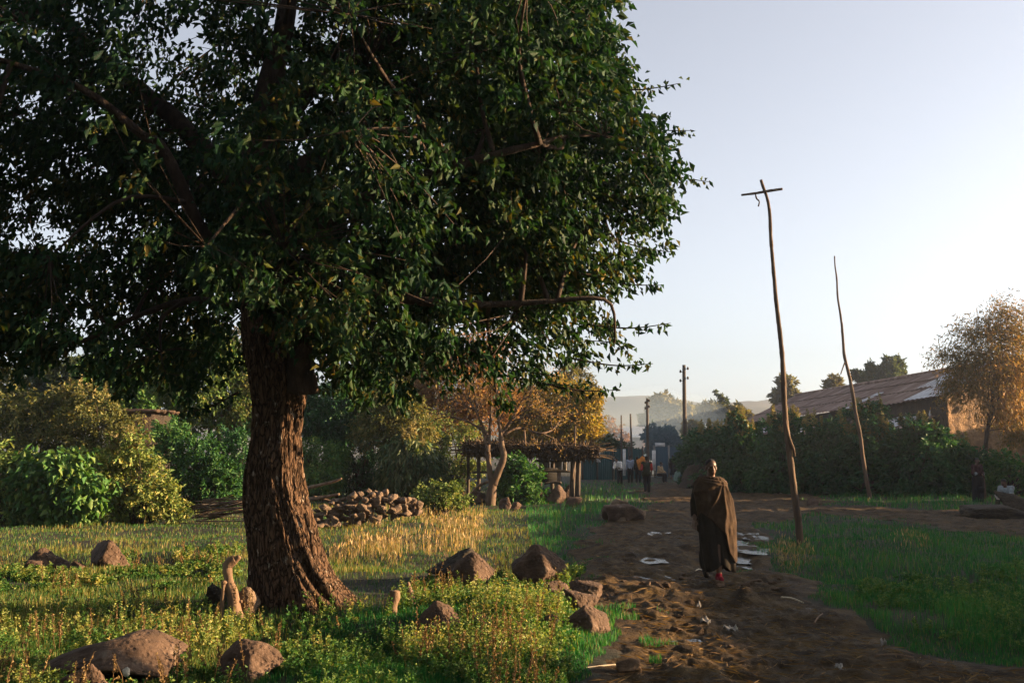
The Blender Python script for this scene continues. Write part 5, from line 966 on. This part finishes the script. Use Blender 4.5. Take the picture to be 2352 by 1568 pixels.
# ---------------------------------------------------------------- the walking person
o0 = gp(1642, 1341); man = thing('person', 'person with shaved head walking along the mud track wrapped in a long brown shawl', 'person', tuple(o0))
hc = np.array([-.022,-.03,1.625]); f = nz(np.array([.10,-1,0])); P = []
P += [capsule((-.02,.02,.95),.15,(-.025,.02,1.3),.15), capsule((-.03,.02,1.30),.12,(-.19,.02,1.36),.075), capsule((-.03,.02,1.30),.12,(.15,.02,1.38),.075), capsule((-.03,.01,1.36),.075,(-.024,-.01,1.56),.056)]
P += [capsule((-.21,.02,1.36),.062,(-.265,.03,1.09),.05), capsule((-.265,.03,1.09),.047,(-.285,-.04,.89),.031)] + hand((-.288,-.045,.875), (-.12,-.12,-1), (.35,-.6,0), (.5,-.8,0), 1.05)
P += [capsule((.15,.02,1.36),.058,(.19,.06,1.1),.048), capsule((.19,.06,1.1),.044,(.17,-.02,.88),.03)] + hand((.17,-.02,.87), (-.05,-.1,-1), (-.3,-.5,0), (-.5,-.8,0), 1.)
P += [capsule((-.1,.02,.9),.09,(-.10,.08,.5),.06), capsule((-.10,.08,.5),.058,(-.09,.26,.14),.04), capsule((-.09,.27,.12),.036,(-.09,.15,.035),.032), capsule((.06,0,.9),.09,(.05,-.14,.5),.06), capsule((.05,-.14,.5),.058,(.03,-.16,.09),.04), capsule((.03,-.13,.05),.038,(.035,-.27,.035),.032)]
hp, eyes, post = head(hc, f); P += hp; fused('body', P, M['skin'], man, .0065, 4, post)
for e in eyes: mb = MB(); V, Fc = ICO[2]; mb.add(V*np.array([.012,.008,.008]) + e - f*.002*-1 + o0, [Fc]); mb.build('eye', M['c_eye'], man, True)
fused('hair', [ellipsoid(hc + np.array([-.002,.022,.05]), (.079,.090,.080))], M['hair'], man, .008, 3)
PXM = 14.6/F
def mx(px): return (np.asarray(px, float)-1642)*PXM
def mz(py): return (1341-np.asarray(py, float))*PXM*1.0
def wrap(name, mat, tab, zbot, off, foldf, nth=160, nzr=110, dep=(.15,.22)):
    tab = np.array(tab, float); zs, xl, xr = mz(tab[:,0]), mx(tab[:,1]), mx(tab[:,2]); th = np.arange(nth)/nth*2*np.pi; T = np.linspace(0,1,nzr)[:,None]; zb = zbot(th)[None,:]; Z = zs[0] + (zb-zs[0])*T
    xl_ = np.interp(-Z, -zs, xl); xr_ = np.interp(-Z, -zs, xr); cx_, hw_ = (xl_+xr_)/2, (xr_-xl_)/2 + off; t_ = np.clip((zs[0]-Z)/(zs[0]-.1), 0, 1); dp = (dep[0] + (dep[1]-dep[0])*t_)*np.clip((zs[0]-Z)/.18+.55, .4, 1) + off
    X = cx_ + hw_*np.cos(th)[None,:]*(1+.0*Z); Yv = .0 + dp*np.sin(th)[None,:]; fr = foldf(X, Z, th[None,:]+0*Z); k = np.sqrt((np.cos(th)/np.maximum(hw_,.05))**2 + (np.sin(th)/np.maximum(dp,.05))**2)
    nx_, ny_ = np.cos(th)[None,:]/np.maximum(hw_,.05)/k, np.sin(th)[None,:]/np.maximum(dp,.05)/k; Pm = np.stack([X+nx_*fr, Yv+ny_*fr, Z], -1).reshape(-1,3)
    mb = MB(); mb.add(Pm + o0, [grid_faces(nzr, nth, True)]); o = mb.build(name, M[mat], man, True); so_ = o.modifiers.new('thick','SOLIDIFY'); so_.thickness = .012; so_.offset = -1; return Pm.reshape(nzr, nth, 3)
TAB = [(1108,1618,1656),(1114,1610,1663),(1124,1602,1671),(1140,1601,1676),(1160,1602,1681),(1180,1604,1686),(1210,1607,1691),(1250,1609,1691),(1290,1613,1690),(1320,1617,1690)]
def rob_bottom(th):
    x = np.cos(th); z = mz(1317) + .03*np.sin(th*3) + .05*np.exp(-((th-4.75)/.28)**2) ; return z
wrap('robe', 'robe', TAB, rob_bottom, -.018, lambda X, Z, th: .016*np.sin(th*9+3*Z) * np.clip((1.3-Z), 0, 1) + .012*vn2(th*4, Z*4, 3))
S_ = np.array([float(mx(1661)), float(mz(1118))])
def shfold(X, Z, th):
    front = np.clip(-np.sin(th), 0, 1); dx, dz = X - S_[0], S_[1] - Z; dist = np.hypot(dx, dz); ang = np.arctan2(-dx, np.maximum(dz, .001))
    a = ang*11 + 1.2*np.sin(ang*3) + .5*vn2(X*7, Z*5, 2); fo = .044*(1-np.abs(np.sin(a*.5)))**1.6*np.clip(dist/.22, 0, 1.1)*front**.5
    bk = .02*np.sin(th*8)*np.clip(np.sin(th), 0, 1); col = .022*np.exp(-((Z-1.475+.02*np.cos(th))/.016)**2) + .018*np.exp(-((Z-1.435+.035*np.cos(th))/.014)**2) + .012*np.exp(-((Z-1.395+.05*np.cos(th))/.014)**2)*front
    return fo + bk + col + .008*vn2(th*6, Z*7, 9)
def sh_bottom(th):
    x = np.cos(th); fr = -np.sin(th); px = np.interp(x, [-1,-.85,-.4,.15,.3,.45,.8,1], [1205,1185,1200,1228,1236,1275,1300,1296]); pb = np.interp(x, [-1,1], [1230,1300]); return mz(np.where(fr > 0, px, pb))
hemline = wrap('shawl', 'shawl', TAB, sh_bottom, .010, shfold, 240, 150)[-1] + o0
mb = MB(); hl_ = np.concatenate([hemline, hemline[:1]]); mb.add(*tube(hl_, .011, 7, .2)); mb.build('shawl_edge', M['shawl'], man, True)
arm = [capsule((-.20,.02,1.36),.088,(-.262,.03,1.09),.074), capsule((-.262,.03,1.09),.074,(-.272,0,.955),.066), capsule((-.19,.02,1.34),.10,(-.2,.02,1.1),.08)]
fused('sleeve', arm, M['robe'], man, .012, 4, lambda P_: P_ + np.stack([.010*fbm3(P_, 11, 4, 2), .010*fbm3(P_, 9, 5, 2), 0*P_[:,0]], -1))
fused('trailing_hem', [capsule((-.1,.08,.5),.095,(-.10,.2,.2),.085), capsule((.10,-.02,.35),.11,(.20,-.03,.20),.075), capsule((.2,-.03,.22),.07,(.26,-.02,.20),.05), capsule((.05,-.10,.5),.09,(.06,-.10,.24),.075)], M['robe'], man, .012, 4, lambda P_: P_ + nz(P_ - P_.mean(0))*(.014*fbm3(P_*np.array([1,1,.3]), 14, 4, 2))[:,None])
fused('shoe', [capsule((.03,-.12,.05),.047,(.036,-.28,.04),.042), capsule((.03,-.12,.06),.045,(.03,-.17,.09),.045)], M['c_redshoe'], man, .008, 3)
fused('shoe', [capsule((-.09,.28,.11),.042,(-.09,.15,.045),.040)], M['c_black'], man, .008, 3)
# ---------------------------------------------------------------- people further down the track
PG_ = 'people gathered on the far track'
person('person bending forward under a white shawl, standing on the grass by the far track', gp(1424,1113), -.55, dict(pelvis=(0,.06,.92), chest=(0,-.20,1.22), neck=(0,-.36,1.34), head=(0,-.46,1.44), shl=(-.17,-.24,1.30), shr=(.17,-.24,1.30), ell=(-.22,-.32,1.05), elr=(.22,-.32,1.05), wrl=(-.14,-.5,.98), wrr=(.12,-.5,.98)),
  [('trousers','c_black',TROU),('white_shawl','c_white',[('pelvis',.15,'chest',.19),('chest',.17,'shl',.11),('chest',.17,'shr',.11),('shl',.10,'ell',.09),('shr',.10,'elr',.10),('neck',.10,'chest',.15),('ell',.09,'wrl',.06),('elr',.10,'pelvis',.12)])], PG_)
tubething('walking_stick', 'pale upright stick beside the person in the white shawl', 'stick', [gp(1410,1102)+[0,0,-.05], D(1411,1085,58.2), D(1413,1066,58.2)], [.03,.03,.025], 'straw', 6, 8, .05)
person('person with black hair in a pale blue shirt seen from behind, beside the orange bundle', gp(1448,1109), math.pi, dict(), [('shirt','c_blueshirt',SHIRT),('trousers','c_black',TROU)], PG_)
pb_ = gp(1466,1109); person('dark clothed person bent under a big orange bundle', pb_, math.pi+.2, dict(chest=(0,-.10,1.25), neck=(0,-.16,1.42), head=(0,-.2,1.56), shl=(-.18,-.08,1.36), shr=(.18,-.08,1.36)), [('jacket','c_darkgreen',SHIRT),('trousers','c_black',TROU)], PG_)
cb = D(1473,1063,pb_[1]-.35); mb = MB(); P, Fc = boulder(400, 3, 14, .08); mb.add(P*np.array([.34,.26,.44]) + cb, [Fc]); tag(mb.build('bundle', M['c_orange'], smooth=True, loc=cb), 'bright orange cloth bundle carried on a back', 'bundle', None)
person('person in a dark green vest with red sleeves walking away, nearest of the far group', gp(1486,1132), math.pi-.1, dict(kl=(-.10,-.08,.5), al=(-.09,-.05,.08), kr=(.08,-.02,.5), ar=(.07,.14,.12)), [('vest','c_darkgreen',[('pelvis',.165,'chest',.175),('chest',.15,'shl',.09),('chest',.15,'shr',.09),('pelvis',.16,'hl',.14),('pelvis',.16,'hr',.14)]),('sleeves','c_red',[('shl',.088,'ell',.07),('shr',.088,'elr',.07)]),('trousers','c_black',TROU)], PG_)
person('person in a tan top sitting with knees forward near a low bench', gp(1516,1108), .9, dict(pelvis=(0,.1,.52), chest=(0,-.02,.88), neck=(0,-.08,1.06), head=(0,-.12,1.21), shl=(-.18,-.02,1.0), shr=(.18,-.02,1.0), ell=(-.22,-.1,.76), elr=(.22,-.1,.76), wrl=(-.14,-.32,.66), wrr=(.14,-.32,.66), hl=(-.09,.05,.5), hr=(.09,.05,.5), kl=(-.12,-.36,.5), kr=(.12,-.36,.5), al=(-.12,-.36,.08), ar=(.12,-.36,.08)), [('shirt','c_tan',SHIRT),('trousers','c_black',TROU)], PG_)
b0 = gp(1506,1104); bn = thing('bench', 'low dark wooden bench between the far people', 'bench', tuple(b0)); mb = MB(); mb.add(*box(b0+[0,0,.42], (1.3,.35,.06))); mb.build('seat', M['twig'], bn)
for dx in (-.5,.5): mb = MB(); mb.add(*tube(np.stack([b0+[dx,0,-.05], b0+[dx,0,.39]]), .04, 6)); mb.build('leg', M['twig'], bn)
person('person in pale mint robe sitting on the dark earth bank beside the track', gp(1553,1106)+np.array([.25,0,.0]), -.7, dict(pelvis=(.1,.1,.72), chest=(.08,-.02,1.08), neck=(.06,-.06,1.27), head=(.05,-.1,1.42), shl=(-.12,-.02,1.2), shr=(.26,-.02,1.2), ell=(-.18,-.1,.94), elr=(.32,-.1,.94), wrl=(-.06,-.3,.86), wrr=(.2,-.3,.86), hl=(0,.05,.7), hr=(.18,.05,.7), kl=(-.06,-.36,.55), kr=(.16,-.36,.58), al=(-.1,-.5,.1), ar=(.1,-.55,.1)), [('robe','c_mint',SHIRT+[('pelvis',.16,'hl',.13),('hl',.13,'kl',.11),('kl',.11,'al',.09),('hr',.13,'kr',.11),('kr',.11,'ar',.09)])], PG_)
person('dark clad person standing in the shadow of the hedge behind the mint robed person', gp(1546,1102), math.pi*.9, dict(), [('coat','c_black',SHIRT+[('pelvis',.17,'kl',.15),('pelvis',.17,'kr',.15)])], PG_)
# standing and seated people by the hedge
oH = gp(2248,1151); H = person('person in a long dark wrap skirt standing with arms folded near the mud wall', oH, .35, dict(ell=(-.25,-.04,1.1), wrl=(-.02,-.22,1.14), elr=(.25,-.04,1.1), wrr=(.02,-.24,1.08)), [('top','c_maroon',SHIRT[:5]+[('ell',.062,'wrl',.05),('elr',.062,'wrr',.05)]),('cuff','c_greyblue',[(lambda J_: capsule(J_['ell']*.75+J_['wrl']*.25, .066, J_['ell']*.55+J_['wrl']*.45, .06),)]),('cuff','c_greyblue',[(lambda J_: capsule(J_['elr']*.75+J_['wrr']*.25, .066, J_['elr']*.55+J_['wrr']*.45, .06),)]),('wrap_skirt','c_black',[('pelvis',.17,'hl',.15),('pelvis',.17,'hr',.15),('hl',.16,'al',.15),('hr',.16,'ar',.15),('kl',.15,'kr',.15)])])
tubething('walking_stick', 'straight pale stick planted beside the person in the long dark skirt', 'stick', [gp(2264,1149)+[0,0,-.05], gp(2264,1149)+[-.02,0,.55], gp(2264,1149)+[-.04,0,1.1]], [.05,.05,.045], 'wood', 7, 10, .06)
oI = gp(2318,1176)*np.array([1,1,0]); oI = D(2316,1166,33.5); oI[2] = .12
person('person in a grey blue shirt sitting hunched on the dark hummock holding a white paper', oI, -.9, dict(pelvis=(0,.1,.22), chest=(0,-.06,.55), neck=(0,-.16,.70), head=(0,-.24,.80), shl=(-.18,-.08,.63), shr=(.18,-.08,.63), ell=(-.22,-.18,.42), elr=(.22,-.18,.42), wrl=(-.1,-.42,.36), wrr=(.1,-.42,.36), hl=(-.09,.05,.18), hr=(.09,.05,.18), kl=(-.14,-.36,.38), kr=(.14,-.36,.38), al=(-.12,-.5,.05), ar=(.12,-.5,.05)), [('shirt','c_greyblue',SHIRT),('trousers','c_darkgreen',TROU)])
c = D(2297,1142,33.3); mb = MB(); U, Vv = np.meshgrid(np.linspace(-.5,.5,8), np.linspace(-.5,.5,8)); P = np.stack([U*.30, Vv*.16, .05*U*U + Vv*.14], -1).reshape(-1,3)+c; mb.add(P, [grid_faces(8,8)]); o = mb.build('paper_sheet', M['paper'], smooth=True, loc=c); o.modifiers.new('thick','SOLIDIFY').thickness = .004; tag(o, 'white sheet of paper held by the seated person', 'paper')
# ================================================================ light, sky, haze, camera
w = bpy.data.worlds.new('World'); sc.world = w; w.use_nodes = True; nt = w.node_tree; nt.nodes.clear()
sky = nt.nodes.new('ShaderNodeTexSky'); sky.sky_type = 'NISHITA'; sky.sun_disc = False; sky.sun_elevation = SUN_EL; sky.sun_rotation = math.radians(90) + SUN_AZ
sky.air_density = 1.0; sky.dust_density = SKY_DUST; sky.ozone_density = 2.5
bg = nt.nodes.new('ShaderNodeBackground'); bg.inputs[1].default_value = SKY_STR; wo = nt.nodes.new('ShaderNodeOutputWorld')
hs = nt.nodes.new('ShaderNodeHueSaturation'); hs.inputs['Hue'].default_value = .512; hs.inputs['Saturation'].default_value = SKY_SAT; nt.links.new(sky.outputs[0], hs.inputs['Color']); nt.links.new(hs.outputs[0], bg.inputs[0]); nt.links.new(bg.outputs[0], wo.inputs[0])
sd = bpy.data.lights.new('sun', 'SUN'); sd.energy = SUN_STR; sd.angle = math.radians(.5); sd.color = SUN_COL
so = bpy.data.objects.new('sun', sd); COL.objects.link(so)
sv = Vector((math.cos(SUN_AZ)*math.cos(SUN_EL), -math.sin(SUN_AZ)*math.cos(SUN_EL), math.sin(SUN_EL)))
so.rotation_euler = sv.to_track_quat('Z', 'Y').to_euler(); so.location = sv*60
if HAZE:
    m, nt, out = newmat('haze_air'); v = nt.nodes.new('ShaderNodeVolumePrincipled'); v.inputs['Color'].default_value = (.72,.82,1.0,1); v.inputs['Density'].default_value = HAZE; v.inputs['Anisotropy'].default_value = .75
    nt.links.new(v.outputs[0], out.inputs['Volume'])
    mb = MB(); mb.add(*box((30, 560, 29), (1700, 1230, 66))); o = mb.build('haze', m); tag(o, kind='stuff')
m, nt, out = newmat('smoke_air'); v = nt.nodes.new('ShaderNodeVolumePrincipled'); v.inputs['Color'].default_value = (.62,.8,.95,1); v.inputs['Density'].default_value = SMOKE; v.inputs['Anisotropy'].default_value = .5
nt.links.new(v.outputs[0], out.inputs['Volume']); mb = MB(); c = D(1500,1000,86.); V, Fc = ICO[3]; mb.add(V*np.array([7.,13.,4.2])*(1+.15*fbm3(V,1.5,3,2))[:,None] + c, [Fc]); o = mb.build('smoke', m, smooth=True); tag(o, kind='stuff')
cd = bpy.data.cameras.new('camera'); cd.lens = 35; cd.sensor_width = 36; cd.clip_end = 5000; cd.clip_start = .1
co = bpy.data.objects.new('camera', cd); COL.objects.link(co); co.location = (0, 0, CZ); co.rotation_euler = (math.pi/2 + PITCH, 0, 0); sc.camera = co
vs = sc.view_settings; sc.display_settings.display_device = 'sRGB'; vs.view_transform = 'Standard'; vs.look = 'None'; vs.exposure = EXPO; vs.gamma = 1; vs.use_curve_mapping = False
cy = sc.cycles; cy.max_bounces = 5; cy.diffuse_bounces = 3; cy.glossy_bounces = 2; cy.transmission_bounces = 3; cy.volume_bounces = 0; cy.transparent_max_bounces = 4
cy.use_denoising = True; cy.use_adaptive_sampling = True; cy.adaptive_threshold = .02; cy.sample_clamp_indirect = 4; cy.caustics_reflective = False; cy.caustics_refractive = False
